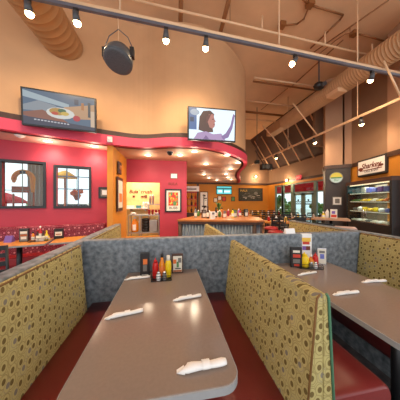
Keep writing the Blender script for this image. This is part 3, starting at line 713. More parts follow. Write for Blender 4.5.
p = on2(59, 238.5); menu_card('menu_holder', 'dark menu rack on the table nearest the amber column', p, WROT, .15, .2, 'black', [('ink', .05, .05, .95, .95), ('cream', .12, .3, .88, .7), ('signbrown', .2, .4, .8, .5)], .06)
g = 'condiments on the orange table'
cd = on2(39.5, 241)
wire_caddy('black wire caddy of condiments on the orange table', cd, WROT, .28, .14, .06, g)
for dx, dy, mm, cm, hh, lb in ((-.1, .02, 'amber', 'black', .17, 'amber bottle at left in the orange table caddy'), (-.035, .03, 'dwood', 'ketchup', .2, 'dark bottle with red cap in the orange table caddy'), (.0, .04, 'ketchup', 'white', .27, 'tallest red bottle with white nozzle in orange table caddy'), (.05, .03, 'dwood', 'black', .17, 'dark brown bottle in the orange table caddy'), (.1, .02, 'mustard', 'mustard', .18, 'yellow bottle at right in the orange table caddy')):
    label_bottle('sauce_bottle', lb, (cd[0]+dx*d_.x-dy*n_.x, cd[1]+dx*d_.y-dy*n_.y, TZ+.006), mm, cm, hh, .026, g)
o = MB().box((-.06, -.03, 0), (.06, .03, .075)).build('sugar_caddy', 'cream', loc=(cd[0]+.02*d_.x+.03*n_.x, cd[1]+.02*d_.y+.03*n_.y, TZ+.006), rot=(0, 0, WROT), bevel=.006); tag(o, 'cream sugar packet box in front of orange table caddy', 'sugar holder', g)
p = on2(48.5, 240); label_bottle('sauce_bottle', 'short yellow bottle right of the orange table caddy', p, 'mustard', 'grn_p', .1, .022, g)

# chairs
def chair(label, loc, rz, group=None, seat_m='black', H=.95, SH=.46):
    """ladder back chair, back towards local -y"""
    t = thing('dining_chair', label, 'chair', loc, rz, group)
    MB().box((-.2, -.2, SH-.04), (.2, .22, SH)).build('seat', seat_m, t, bevel=.015)
    for x in (-.19, .19):
        MB().tube([(x, -.2, 0), (x, -.2, SH), (x, -.26, H)], .017).build('leg', 'black', t)
        MB().cyl((x, .2, 0), (x, .2, SH-.04), .016).build('leg', 'black', t)
    mb = MB()
    for z in (SH+.14, SH+.25, SH+.36, H-.03): yy = -.2-.06*(z-SH)/(H-SH); mb.box((-.19, yy-.012, z-.03), (.19, yy+.012, z+.03))
    mb.build('backrest', 'black', t, bevel=.004)
    MB().cyl((-.19, .2, .22), (.19, .2, .22), .01).cyl((-.19, -.2, .22), (.19, -.2, .22), .01).build('stretcher', 'black', t)
    return t
p = P(-7, 246, 2.5); ch = chair('black ladder back chair at the left frame edge', (p.x, p.y, 0), WROT+.15, 'dining chairs')

# ================================================================== TVs
def tv(label, u, v, dep, rz, w, h, art, tilt, d):
    t = thing('television', label, 'television', P(u, v, dep), rz, 'wall televisions')
    R = Matrix.Rotation(tilt, 4, 'X')
    mb = MB(); mb.X = R; mb.box((-w/2, -.03, -h/2), (w/2, .03, h/2)); cab = mb.build('cabinet', 'black', t, bevel=.008)
    mb = MB(); mb.X = R; mats = []
    for k, (m, pts) in enumerate(art):
        if m not in mats: mats.append(m)
        y = -.0315-.0004*k; bw, bh = w/2-.03, h/2-.03
        mb.poly([(-bw+2*bw*x, y, -bh+2*bh*zz) for x, zz in pts], mats.index(m))
    mb.build('screen', mats, cab)
    MB().box((-.12, .03, -.12), (.12, d-.002, .12)).build('wall_bracket', 'black', t)
    return t
def E(c, s=.54): return emit('screen_%d_%d_%d' % c, c, s)
def rect(x0, z0, x1, z1): return [(x0, z0), (x1, z0), (x1, z1), (x0, z1)]
def blob(cx, cz, rx, rz_, n=14): return [(cx+rx*math.cos(2*PI*i/n), cz+rz_*math.sin(2*PI*i/n)) for i in range(n)]
c1, c2, c3 = E((84, 112, 140)), E((176, 196, 206)), E((120, 70, 60))
food = [(c1, rect(0, 0, 1, 1)), (c2, [(0, .78), (.62, .6), (.62, .72), (0, .97)]), (E((150, 160, 170)), [(0, .55), (.2, .72), (.45, .62), (.3, .42), (0, .4)]),
        (E((206, 160, 120)), [(.55, .62), (1, .82), (1, .35), (.72, .3), (.5, .45)]), (E((150, 90, 70)), [(.0, .34), (.25, .46), (.5, .28), (.62, .14), (.2, .16), (0, .24)]),
        (E((236, 236, 230)), blob(.5, .42, .2, .17)), (E((196, 150, 60)), blob(.46, .46, .12, .11)), (E((60, 110, 70)), blob(.52, .5, .06, .06)), (E((226, 190, 80)), blob(.56, .42, .06, .06)), (E((210, 70, 40)), blob(.42, .4, .05, .05)),
        (E((200, 40, 60)), blob(.73, .32, .055, .09)), (E((40, 60, 90)), rect(.7, .74, .76, .9)), (E((190, 120, 60)), rect(.8, .6, .84, .82)), (E((60, 70, 80)), rect(.9, .4, .94, .86)), (E((230, 200, 170)), rect(.94, .1, 1, .6)),
        (E((54, 58, 84)), [(0, 0), (1, 0), (1, .1), (.55, .16), (0, .22)])]
for k in range(11): food.append((E((225, 228, 235)), rect(.14+.045*k, .135-.004*k, .17+.045*k, .165-.004*k)))
pL, tL = path_at(59.5)
tv('wide television showing a plate of food, above the raspberry wall', 61.3, 111.4, 3.40, .168, 1.16, .655, food, .07, .2)
face = [(E((206, 226, 240), 1.1), rect(0, 0, 1, 1)), (E((90, 130, 190)), rect(0, .3, .16, 1)), (E((190, 210, 230)), blob(.12, .86, .1, .1)), (E((60, 80, 110)), rect(.02, .55, .1, .7)),
        (E((98, 58, 48)), [(.2, .3), (.22, .72), (.3, .92), (.45, .95), (.54, .84), (.5, .5), (.52, .25), (.36, .22)]),
        (E((216, 140, 126)), [(.42, .82), (.52, .84), (.545, .68), (.575, .6), (.55, .57), (.56, .5), (.545, .42), (.5, .36), (.44, .4), (.39, .6)]),
        (E((120, 66, 60)), [(.37, .74), (.48, .86), (.4, .58), (.36, .5)]), (E((60, 36, 36)), blob(.51, .67, .022, .014)), (E((170, 50, 64)), blob(.54, .5, .02, .014)),
        (E((204, 170, 220)), [(.1, 0), (.18, .2), (.36, .26), (.52, .18), (.7, .22), (.8, .0)]), (E((150, 110, 170)), [(.3, 0), (.36, .14), (.44, 0)]),
        (E((160, 130, 190)), [(.74, .02), (.86, .1), (.95, .42), (1, .85), (.96, .9), (.9, .5), (.8, .24), (.7, .12)])]
tv('television showing a brown haired woman in profile, on the bulkhead', 212, 125, 3.95, .0, 1.06, .70, face, .05, .4)

# ================================================================== CEILING PIPES AND LIGHTS
def rail_at(u, y0=3.03, x0=1.22, k=.06):
    x, y, _ = ray(u, HV); r = x/y; Y = (y0-k*x0)/(1-k*r); return Vector((r*Y, Y, 0))
RZ_ = 4.3
A_, B_ = rail_at(10), rail_at(415)
def rdir(): return (B_-A_).normalized()
t = thing('track_rail', 'long light track crossing the whole room under the ceiling', 'light track', (0, 0, 0))
MB().cyl(A_+Vector((0, 0, RZ_+.055)), B_+Vector((0, 0, RZ_+.055)), .034).build('conduit', 'pipe_l', t)
mb = MB(); dr = rdir(); nn = Vector((-dr.y, dr.x, 0))*.022
mb.loft([[A_+nn+Vector((0, 0, RZ_-.018)), A_-nn+Vector((0, 0, RZ_-.018)), A_-nn+Vector((0, 0, RZ_+.028)), A_+nn+Vector((0, 0, RZ_+.028))], [B_+nn+Vector((0, 0, RZ_-.018)), B_-nn+Vector((0, 0, RZ_-.018)), B_-nn+Vector((0, 0, RZ_+.028)), B_+nn+Vector((0, 0, RZ_+.028))]], sm=False).build('track', 'track', t)
for u in (120, 279, 357.5):
    p = rail_at(u); MB().cyl((p.x, p.y, RZ_+.055), (p.x, p.y, CEIL), .012, n=8).build('drop_rod', 'pipe_l', t)
def track_head(label, loc, aim, energy, spot=1.3, col=WARM, bulb=True):
    t = thing('track_light', label, 'track light', loc, 0, 'track light heads')
    MB().box((-.03, -.02, -.05), (.03, .02, 0)).build('adapter', 'black', t)
    aim = Vector(aim).normalized(); c = Vector((0, 0, -.1))
    MB().tube([(0, 0, -.04), (0, 0, -.07), tuple(c)], .012).build('arm', 'black', t)
    a, b = c-aim*.05, c+aim*.07
    cn_ = MB().cyl(a, b, .035, .055, 16).build('can', 'drum', t)
    MB().ball(b+aim*.012, .05, n=12).build('bulb', 'bulb', cn_)
    q = aim.to_track_quat('-Z', 'Y').to_euler()
    light('SPOT', 'lamp', t, b+aim*.075, energy, col, .04, q, 2.9, 1)
    return t
for u, lb, aim in ((28, 'bright track light at the far left above the wide television', (.0, .35, -1)), (76, 'bright track light left of the hanging black speaker', (.05, .35, -1)), (166, 'bright track light above and left of the profile television', (0, .45, -1)), (206, 'bright track light above the profile television', (0, .45, -1)), (295, 'dark track light tilted left, right of the bulkhead', (-.7, .25, -1)), (372, 'bright track light near the round duct at right', (.2, .6, -1))):
    p = rail_at(u); track_head(lb, (p.x, p.y, RZ_-.019), aim, 60)
# second track, along the storefront side
X2, Z2 = 4.9, 3.73
t = thing('track_rail', 'thin light track running back along the storefront side', 'light track', (X2, 0, 0))
MB().box((-.02, 2.6, Z2-.03), (.02, 10.6, Z2+.03)).build('track', 'pipe_l', t)
p = PPL(357.5, 118, (X2, 0), (X2, 1)); MB().cyl((0, p.y, Z2+.03), (0, p.y, CEIL), .012, n=8).build('drop_rod', 'pipe_l', t)
p2 = PPL(288, 150, (X2, 0), (X2, 1)); MB().cyl((0, p2.y, Z2+.03), (0, p2.y, CEIL), .012, n=8).build('drop_rod', 'pipe_l', t)
for y, dx in ((3.15, -.45), (5.4, -.9), (7.2, -1.0)): MB().cyl((0, y, Z2+.02), (dx, y, Z2+1.0-.25*(y < 4)), .02, n=8).build('brace', 'pipe_l', t)
def y2(u): return PPL(u, 130, (X2, 0), (X2, 1)).y
track_head('bright light on the thin storefront track, facing brown wall', (X2, y2(361), Z2-.031), (.6, .3, -1), 40)
track_head('small black head on storefront track before the dark roof', (X2, y2(314), Z2-.031), (.8, .2, -1), 30)
track_head('far small head on the storefront track', (X2, y2(276), Z2-.031), (.5, .6, -1), 30)
# cream sprinkler pipe
A2, B2 = rail_at(40, 3.72, 1.5), rail_at(402, 3.72, 1.5)
t = thing('sprinkler_pipe', 'cream sprinkler pipe above the long light track', 'pipe', (0, 0, 0))
MB().cyl(A2+Vector((0, 0, 5.3)), B2+Vector((0, 0, 5.3)), .025).build('pipe', 'pipe_l', t)
for u in (262, 325, 372): p = rail_at(u, 3.72, 1.5); MB().cyl((p.x, p.y, 5.3), (p.x, p.y, 5.62), .018, n=8).build('riser', 'pipe_l', t)
for u in (110, 230, 350): p = rail_at(u, 3.72, 1.5); MB().cyl((p.x, p.y, 5.3), (p.x, p.y, CEIL), .006, n=6).build('hanger_rod', 'bronze', t)
# conduits running on the ceiling
def conduit(label, pts, r=.03, boxes=()):
    t = thing('ceiling_conduit', label, 'conduit', (0, 0, 0), 0, 'conduits under the ceiling')
    q = [PZ(u, v, CEIL-.06) for u, v in pts]; mb = MB()
    for a, b in zip(q, q[1:]): mb.cyl(a, b, r, n=8)
    for a in q: mb.ball(a, r*1.05, n=8)
    mb.build('pipe', 'bronze', t)
    for u, v in boxes: a = PZ(u, v, CEIL-.06); MB().box(a-Vector((.07, .07, .04)), a+Vector((.07, .07, .06))).build('junction_box', 'bronze', t)
    return t
conduit('bronze conduit with a bend running to the right at top', [(296, -6), (310, 5), (343, 15), (340, 20), (311, 48)], .02, [(310, 4.5)])
conduit('short bronze conduit dropping from the top junction box', [(309, 6), (304, 19), (297, 24), (281, 26)], .019, [(282, 25.5)])
conduit('bronze conduit between small box and right duct', [(355, 34), (361, 34.5), (391, 43), (388, 49)], .02, [(354, 34)])
conduit('curved bronze conduit left of the vertical rod', [(357, 32), (345, 34), (335, 41), (318, 55)], .01)
for i, (u, v, d, r, m) in enumerate(((250, 77, 7.0, .03, 'pipe_l'), (250, 81, 7.0, .03, 'bronze'), (250, 101, 8.6, .03, 'pipe_l'), (250, 112, 9.6, .05, 'bronze'), (250, 119, 10.3, .035, 'pipe_l'))):
    p = PZ(u, v, 5.62); p.x = min(path, key=lambda k: abs(k.y-p.y) + (9 if k.x < 1 else 0)).x+.22
    tag(MB().cyl(p, (6.2 if p.z < 0 else 5.72, p.y+.1, p.z), r, n=8).build('cross_pipe', m), ('cream pipe nearest behind the bulkhead', 'bronze pipe directly under the nearest cream pipe', 'cream pipe midway to the far wall', 'thick bronze pipe near the far wall', 'lowest cream pipe near the far wall')[i], 'pipe', 'pipes crossing the tall space')
for i, (u, pr) in enumerate(((180, 3), (226, 2))):
    p = PZ(u, 10, CEIL-.2); tag(MB().cyl((p.x, p.y-.5, CEIL-.15), (p.x+.15, p.y+3.5, CEIL-.15), .05, n=8).build('ceiling_pipe', 'bronze'), ('bronze pipe passing over bulkhead left of the profile television', 'bronze pipe passing over bulkhead above the profile television')[i], 'pipe', 'pipes over the bulkhead')
# ribbed ducts
def duct(label, a, b, r, m, pitch=.16, endcap=False):
    t = thing('round_duct', label, 'duct', a); b = Vector(b)-Vector(a); L = b.length; dr = b.normalized()
    rings = []; q = dr.orthogonal().normalized(); w = dr.cross(q); n = 28; k = int(L/pitch)
    for i in range(k+1):
        for o, rr in ((0, r), (pitch*.8, r), (pitch*.86, r+.006), (pitch*.94, r+.006)):
            x = min(L, i*pitch+o); rings.append([dr*x+q*(rr*math.cos(2*PI*j/n))+w*(rr*math.sin(2*PI*j/n)) for j in range(n)])
    MB().loft(rings).build('shell', m, t); return t
pw, _t = path_at(61)
dz = EYE+(HV-42)/F*(pw.x*SN+pw.y*CS)
duct('ribbed tan duct entering the bulkhead at upper left', (pw.x+.02, .6, dz), (pw.x+.02, pw.y+.12, dz), .33, 'duct_dark', .13)
t = duct('long ribbed duct running back at upper right', (4.96, 1.2, 4.93), (4.96, 7.2, 4.93), .27, 'duct', .07)
MB().box((-.3, 3.2, -.32), (.0, 3.6, -.2)).build('register', 'pipe_l', t, bevel=.02)
MB().box((-.2, 6.0, -.2), (.2, 7.2, .2)).build('square_end', 'duct', t, bevel=.02)
# hanging speaker
rp = rail_at(118); c = P(118.5, 60, rp.x*SN+rp.y*CS); KS = .82
t = thing('pendant_speaker', 'round black speaker hanging from the track by a wire', 'speaker', c)
ax = Vector((-.16, -.34, -1)).normalized(); R = ax.to_track_quat('Z', 'X').to_matrix().to_4x4()
mb = MB(); mb.X = R; mb.lathe([(r*.82, z*.82) for r, z in ((.1, -.21), (.2, -.19), (.24, -.1), (.255, .02), (.25, .05))], n=28).build('shell', 'drum', t)
mb = MB(); mb.X = R; mb.lathe([(r*.82, z*.82) for r, z in ((.245, .05), (.235, .066), (.19, .07), (.02, .072))], n=28).build('grille', 'grille', t)
side = Vector((CS, -SN, 0))
for sgn in (-1, 1):
    e = side*(sgn*.205); MB().box((-.03, -.04, -.07), (.03, .04, .07)).build('bracket', 'black', t, loc=e+Vector((0, 0, .1)), rot=(0, 0, 0))
top = Vector((rp.x-c.x, rp.y-c.y, RZ_-.03-c.z))
MB().tube([side*-.225+Vector((0, 0, .15)), side*-.14+Vector((0, 0, .36)), Vector((0, 0, .46)), side*.14+Vector((0, 0, .34)), side*.225+Vector((0, 0, .15))], .007).build('yoke', 'drum', t)
MB().tube([(0, 0, .46), tuple(top)], .006).tube([(0, 0, .46), (0, 0, .18)], .005).build('wire', 'pipe_l', t)
# black units in the tall space
c = P(319, 86, 5.6); t = thing('ceiling_camera', 'black round unit hanging by a rod near the long duct', 'camera', c)
MB().ball((0, 0, 0), .14, (1.2, 1, .8)).build('housing', 'black', t); MB().cyl((0, 0, .08), (0, 0, CEIL-c.z), .018).build('rod', 'drum', t); MB().cyl((.02, -.1, -.02), (.03, -.2, -.04), .06).build('lens', 'drum', t)
c = P(266, 167, 9.6); t = thing('wall_speaker', 'black speaker on an arm beneath far end of the dark roof', 'speaker', c)
MB().box((-.3, -.16, -.15), (.3, .16, .15)).build('cabinet', 'black', t, bevel=.05); MB().lathe([(.13, 0), (.1, .03)], n=14).build('driver', 'drum', t, loc=(0, -.16, 0), rot=(PI/2, 0, 0))
MB().tube([(-.1, 0, .12), (-.35, .1, .55), (-.5, .2, .9)], .03).build('arm', 'dbrown', t)
c = P(257, 162, 8.5); t = thing('ceiling_camera', 'small black unit left of the far speaker arm', 'camera', c)
MB().box((-.1, -.1, -.08), (.1, .1, .08)).build('housing', 'black', t, bevel=.03); MB().cyl((0, 0, .05), (0, 0, CEIL-c.z), .012).build('rod', 'drum', t)

# downlights
def downlight(label, loc, e, group, r=.075):
    t = thing('downlight', label, 'downlight', loc, 0, group)
    MB().lathe([(r, -.012), (r*1.35, -.008), (r*1.35, -.001), (r, -.001)], n=20, cap=False).build('trim_ring', 'lens_off', t)
    MB().lathe([(.001, -.006), (r*.95, -.006), (r*.95, -.001), (.001, -.001)], n=18).build('lens', 'down', t)
    light('SPOT', 'lamp', t, (0, 0, -.03), e, WARM2, .06, (0, 0, 0), 2.7, .9); light('POINT', 'soffit_fill', t, (0, 0, -.14), e*.16, WARM2, .09); return t  # extra point light added below the lens to brighten the soffit
for (u, v, lb) in ((48, 141, 'downlight above the larger left window'), (94.5, 146, 'downlight nearest the amber column on the left soffit')):
    p = PZ(u, v, SOF); downlight(lb, p, 32, 'downlights over the raspberry wall')
p = PZ(20, 135.5, SOF); t = thing('smoke_detector', 'small white cone detector on the left soffit', 'detector', p)
MB().lathe([(.02, -.05), (.06, -.02), (.07, 0)], n=14).build('cone', 'lens_off', t); MB().lathe([(.085, -.008), (.085, 0)], n=16).build('plate', 'lens_off', t)
for (u, v) in ((148, 155), (180, 155), (194.5, 151.3), (227, 155), (238, 162.5), (206, 164), (204, 174.5), (230.5, 169), (226, 174), (209, 178), (217, 180.3), (228, 177.5), (231, 179.5), (224, 183)):
    p = PZ(u, v, SOF)
    if p.y > FARY-.3: continue
    downlight('small round downlight in the brown lowered ceiling around the bar', p, 34, 'downlights over the bar')
p = PZ(170, 152, SOF); t = thing('ceiling_camera', 'small dark dome on brown ceiling above the poster wall', 'camera', p)
MB().lathe([(.08, 0), (.08, -.02), (.06, -.06), (.02, -.09)], n=14).build('dome', 'black', t); MB().lathe([(.09, -.004), (.09, 0)], n=14).build('plate', 'lens_off', t)
p = PZ(210, 169, SOF); t = thing('air_vent', 'long white air vent in the brown lowered ceiling', 'vent', (p.x, p.y, SOF), -.2)
MB().box((-.4, -.14, -.015), (.4, .14, 0)).build('frame', 'ltan', t)
mb = MB()
for k in range(6): mb.box((-.37, -.12+k*.042, -.02), (.37, -.105+k*.042, -.015))
mb.build('louvre', 'soffit', t)

# ================================================================== BAR
bar = [(.2, 4.58), (2.06, 4.02), (2.28, 4.12), (2.55, 4.9), (2.3, 5.7), (1.4, 6.1), (.75, 5.6)]
t = thing('bar_counter', 'corrugated metal bar counter with a thick wood top', 'bar', (0, 0, 0))
cx, cy = 1.3, 5.0
shr = lambda k: [(cx+(x-cx)*k, cy+(y-cy)*k) for x, y in bar]
MB().prism_z(bar, 1.02, 1.07).build('countertop', 'barwood', t, bevel=.012)
MB().prism_z(shr(.985), .96, 1.02).build('edge_trim', 'dwood', t)
MB().prism_z(shr(.90), 0, .96).build('body', 'dwood', t)
bd = shr(.93)
def corrugated(a, b, z0, z1, amp=.02, pitch=.075):
    a, b = Vector(a), Vector(b); L = (b-a).length; d = (b-a)/L; nrm = Vector((d.y, -d.x)); N = int(L/pitch*8)
    fr = [a+d*(L*i/N)+nrm*(amp*math.sin(2*PI*L*i/N/pitch)+.012) for i in range(N+1)]
    mb = MB(); mb.loft([[(p.x, p.y, z0), (p.x, p.y, z1), (p.x-nrm.x*.03, p.y-nrm.y*.03, z1), (p.x-nrm.x*.03, p.y-nrm.y*.03, z0)] for p in fr], sm=True)
    return mb
for a, b in ((bd[0], bd[1]), (bd[1], bd[2]), (bd[2], bd[3])): corrugated(a, b, .1, .955).build('corrugated_panel', 'corr', t)
for k, c in enumerate((bd[0], bd[1], bd[2])): MB().cyl((c[0], c[1], 0), (c[0], c[1], .96), .05, n=10).build('corner_post', 'dwood', t)
# things standing on the bar
def onb(u, d):
    d += random.uniform(-.25, .35)
    u += random.uniform(-1, 1)
    p = P(u, 201, d); return (p.x, p.y, 1.07)
bitems = [(196, 5.0, 'grey', 0), (199, 5.6, 'green', 1), (203, 5.2, 'dwood', 2), (207, 5.0, 'dwood', 0), (210, 5.4, 'steel', 1), (213, 4.9, 'white', 2), (216.5, 5.3, 'ink', 0), (219, 5.0, 'green', 1), (222, 5.5, 'amber', 0), (225, 5.1, 'signbrown', 2), (229, 5.4, 'red', 1), (232, 5.0, 'mustard', 0), (235, 5.3, 'green', 2), (238, 5.5, 'purple', 1), (241, 5.2, 'ketchup', 0), (245, 5.3, 'black', 2)]
names = {'steel': 'silver bottle', 'signbrown': 'brown bottle', 'amber': 'amber bottle', 'grey': 'grey bottle', 'green': 'green bottle', 'cream': 'cream bottle', 'dwood': 'dark brown bottle', 'white': 'white bottle', 'ink': 'black bottle', 'red': 'raspberry bottle', 'mustard': 'yellow bottle', 'purple': 'purple bottle', 'ketchup': 'red bottle', 'black': 'black bottle'}
ordn = ['at the left end', 'second from left end', 'third from left end', 'fourth from left end', 'fifth from left end', 'sixth from left end', 'seventh from left end', 'eighth from left end', 'ninth from left end', 'tenth from left end', 'eleventh from left end', 'twelfth from left end', 'fourth from right end', 'third from right end', 'second from right end', 'at the right end']
for i, (u, d, m, k) in enumerate(bitems):
    loc = onb(u, d); lb = ' in the row on the bar, '+ordn[i]
    if k == 0: label_bottle('bar_bottle', names[m]+lb, loc, m, 'black', random.uniform(.22, .32), .04, 'things standing on the bar')
    elif k == 1: squeeze_bottle('bar_bottle', names[m]+lb, loc, m, 'cream', random.uniform(.18, .25), .042, 'things standing on the bar')
    else: menu_card('menu_holder', names[m].replace('bottle', 'menu rack')+lb, loc, .25, .12, random.uniform(.18, .26), m, [('cream', .1, .1, .9, .55), ('grey_p', .2, .6, .8, .9)], .06, 'things standing on the bar')
t = thing('potted_plant', 'leafy green plant in a white pot amid the bar bottles', 'plant', onb(220, 5.7))
MB().lathe([(.06, 0), (.08, .14)], n=14).build('pot', 'white', t)
mb = MB()
for k in range(22):
    a, r = random.uniform(0, 6.3), random.uniform(.05, .17); z = random.uniform(.2, .45)
    mb.loft([[(0, 0, .14), (.005, 0, .14), (0, .005, .14)], [(r*math.cos(a)*.6+.03*math.sin(a), r*math.sin(a)*.6-.03*math.cos(a), z), (r*math.cos(a)*.6-.03*math.sin(a), r*math.sin(a)*.6+.03*math.cos(a), z), (r*math.cos(a)*.6, r*math.sin(a)*.6, z+.01)], [(r*math.cos(a), r*math.sin(a), z+.02), (r*math.cos(a)+.004, r*math.sin(a), z+.02), (r*math.cos(a), r*math.sin(a)+.004, z+.02)]])
mb.build('leaves', 'green', t)
# back bar rack with hanging glasses, white poster
p = P(191.5, 201, 8.2)
t = thing('back_bar_rack', 'dark wood bar rack right of the raspberry poster wall', 'rack', (p.x, p.y, 0), -.05)
MB().box((-.3, -.2, 0), (.3, .2, 1.0)).build('base', 'dwood', t)
for x in (-.28, .28): MB().box((x-.03, -.18, 1.0), (x+.03, .18, 2.3)).build('upright', 'dwood', t)
for z in (1.3, 1.6, 1.9): MB().box((-.28, -.17, z), (.28, .17, z+.03)).build('shelf', 'red', t)
MB().box((-.32, -.22, 1.95), (.32, -.19, 2.18)).box((-.25, -.225, 2.02), (.2, -.221, 2.08), 1).build('header_sign', ['white', 'grey_p'], t)
for i in range(9):
    z = (1.03, 1.33, 1.63)[i//3]; x = -.17+.17*(i % 3)
    a = rot = Vector((p.x+x, p.y-.05, z))
    tag(MB().lathe([(.04, 0), (.045, .12), (.015, .18), (.015, .25)], n=10).build('liquor_bottle', ('amber', 'dwood', 'ketchup')[i % 3], loc=a), ('amber', 'dark brown', 'red')[i % 3]+' liquor bottle on '+('lowest', 'middle', 'top')[i//3]+' level of the bar rack', 'bottle', 'liquor bottles on the bar rack')
fa, fb = (0, FARY), (1, FARY)
def fwall(u0, v0, u1, v1): a, b = PPL(u0, v0, fa, fb), PPL(u1, v1, fa, fb); return (a.x+b.x)/2, (a.z+b.z)/2, b.x-a.x, a.z-b.z
def ink_art(t, a, b):
    mb = MB(); rng = random.Random(5)
    mb.box((-a*.1, -.021, -b*.85), (-a*.1+.05, -.0165, b*.8), 1)
    for k in range(9): x, z, w, h = rng.uniform(-a*.6, a*.3), rng.uniform(-b*.8, b*.7), rng.uniform(.1, .3), rng.uniform(.02, .1); mb.box((x, -.02, z), (min(x+w, a*.85), -.017, z+h), k % 2)
    mb.build('ink_print', ['grey_p', 'ink'], t)
x, z, w, h = fwall(199.5, 191.5, 208, 213)
wframe('framed_poster', 'tall white poster with black drawing on amber back wall', 'poster', x, FARY-.001, z, w, h, .05, 'white', 'dwood', ink_art)
x, z, w, h = fwall(216, 186, 231.5, 194.5)
t = thing('television', 'small television with teal picture on the amber back wall', 'television', (x, FARY-.05, z), 0, 'wall televisions')
MB().box((-w/2, -.03, -h/2), (w/2, .03, h/2)).build('cabinet', 'black', t, bevel=.01)
mb = MB(); art = [(E((90, 190, 190), 1.3), rect(0, 0, 1, 1)), (E((40, 110, 110), 1.0), rect(0, .6, 1, .85)), (E((230, 240, 240), 1.2), rect(.1, .2, .35, .5)), (E((220, 240, 236), 1.2), rect(.5, .2, .9, .45)), (E((30, 70, 90), 1.0), rect(.42, .1, .48, .7))]
for k, (m, pts) in enumerate(art): mb.poly([(-w/2+.04+(w-.08)*a, -.031-.001*k, -h/2+.04+(h-.08)*b) for a, b in pts], k)
mb.build('screen', [m for m, _ in art], t); MB().box((-.1, .03, -.1), (.1, .048, .1)).build('wall_bracket', 'black', t)
x, z, w, h = fwall(238.5, 188, 262.5, 201)
def chalk(t, a, b):
    mb = MB(); rng = random.Random(8)
    for k in range(14): x, z = rng.uniform(-a*.85, a*.6), rng.uniform(-b*.75, b*.2); mb.box((x, -.019, z), (x+rng.uniform(.08, .3), -.0165, z+.03), k % 2)
    mb.ball((a*.45, -.018, b*.2), .12, (1.2, .02, 1), 0); mb.ball((-a*.1, -.018, -b*.3), .12, (1.4, .02, .5), 0)
    mb.build('chalk_drawing', ['grey_p', 'cream'], t)
    text_mesh('chalk_heading', 'MAUI', .22, 'yel_p', t, Matrix.Translation((-a*.62, -.018, b*.65)) @ UPY, .003)
wframe('chalkboard', 'dark chalkboard with yellow heading on amber back wall', 'chalkboard', x, FARY-.001, z, w, h, .05, 'board', 'ink', chalk)
for i, (u, v, m) in enumerate(((219.5, 198, 'white'), (224, 199, 'red_p'), (233, 199, 'grn_p'), (215.5, 200, 'cream'))):
    p = PPL(u, v, fa, fb); tag(MB().box((-.14, -.02, -.16), (.14, 0, .16)).box((-.1, -.022, -.12), (.1, -.0205, .12), 1).build('wall_picture', ['dwood', m], loc=(p.x, FARY-.001, p.z)), ('small white picture below the teal television', 'small red picture below the teal television', 'small green picture left of the chalkboard', 'small cream picture at lower left of teal television')[i], 'picture', 'small pictures on the back wall')
p = PPL(255, 177, fa, fb); t = thing('wall_lamp', 'warm lamp on the tan wall above the chalkboard', 'lamp', (p.x, FARY-.02, p.z))
MB().box((-.06, -.08, -.06), (.06, .02, .06)).build('bracket', 'black', t, bevel=.02); MB().ball((0, -.12, 0), .055).build('bulb', 'bulb', t); light('POINT', 'lamp', t, (0, -.35, -.05), 40, WARM, .08)
# exit sign and storefront lamp
p = PPL(299.5, 177.5, sa, sb); t = thing('exit_sign', 'red exit sign above the glass doors', 'exit sign', (SX-.06, p.y, p.z), -PI/2)
MB().box((-.18, -.04, -.12), (.18, .05, .12)).build('box', emit('exit_red', (232, 74, 76), .9), t, bevel=.015)
text_mesh('exit_letters', 'EXIT', .15, 'white', t, Matrix.Translation((0, -.042, 0)) @ UPY, .003)
p = PPL(288.5, 180.5, sa, sb); t = thing('wall_lamp', 'warm lamp beside the exit sign above the narrow windows', 'lamp', (SX-.02, p.y, p.z))
MB().box((-.08, -.06, -.06), (.0, .06, .06)).build('bracket', 'black', t, bevel=.02); MB().ball((-.12, 0, 0), .055).build('bulb', 'bulb', t); light('POINT', 'lamp', t, (-.35, 0, -.05), 40, WARM, .08)

# ================================================================== FAR DINING
def long_table(label, loc, rz, w, d, m, h=.75):
    t = thing('dining_table', label, 'table', loc, rz, 'far dining tables')
    MB().box((-w/2, -d/2, h-.05), (w/2, d/2, h)).build('tabletop', m, t, bevel=.008)
    for x in (-w/2+.08, w/2-.08):
        for y in (-d/2+.08, d/2-.08): MB().box((x-.03, y-.03, 0), (x+.03, y+.03, h-.05)).build('leg', 'black', t)
    return t
p1 = P(264, 201, 10.4); p2 = P(307, 201, 8.4); p3 = P(280, 201, 7.0)
long_table('long orange table near the far corner', (p1.x, p1.y, 0), -.1, 2.2, .8, 'wood')
long_table('orange table before the glass doors', (p2.x, p2.y, 0), -.5, 1.6, .8, 'wood')
long_table('orange table right of the bar stools', (p3.x+.1, p3.y, 0), -.4, 1.3, .75, 'wood')
k = 0
for (p, rz, w) in ((p1, -.1, 2.2), (p2, -.5, 1.6), (p3+Vector((.1, 0, 0)), -.4, 1.3)):
    nx = int(w/.55)
    for i in range(nx):
        for sd in (-1, 1):
            lx, ly = -w/2+w*(i+.5)/nx, sd*.66
            loc = (p.x+lx*math.cos(rz)-ly*math.sin(rz), p.y+lx*math.sin(rz)+ly*math.cos(rz), 0)
            dup(ch, loc, rz+(0 if sd < 0 else PI), 'black ladder back chair pushed up to a far orange table', 'chairs at the far tables')
    for i in range(int(w/.3)):
        lx = -w/2+.15+i*.3; ly = random.uniform(-.12, .12)
        loc = (p.x+lx*math.cos(rz)-ly*math.sin(rz), p.y+lx*math.sin(rz)+ly*math.cos(rz), .75)
        m = ('ketchup', 'white', 'mustard', 'dwood', 'white', 'purple')[k % 6]; k += 1
        (squeeze_bottle if k % 2 else label_bottle)('table_bottle', {'ketchup': 'red', 'white': 'white', 'mustard': 'yellow', 'dwood': 'dark brown', 'purple': 'purple'}[m]+' bottle standing on a far orange table', loc, m, 'white', .22, .045, 'bottles on the far tables')
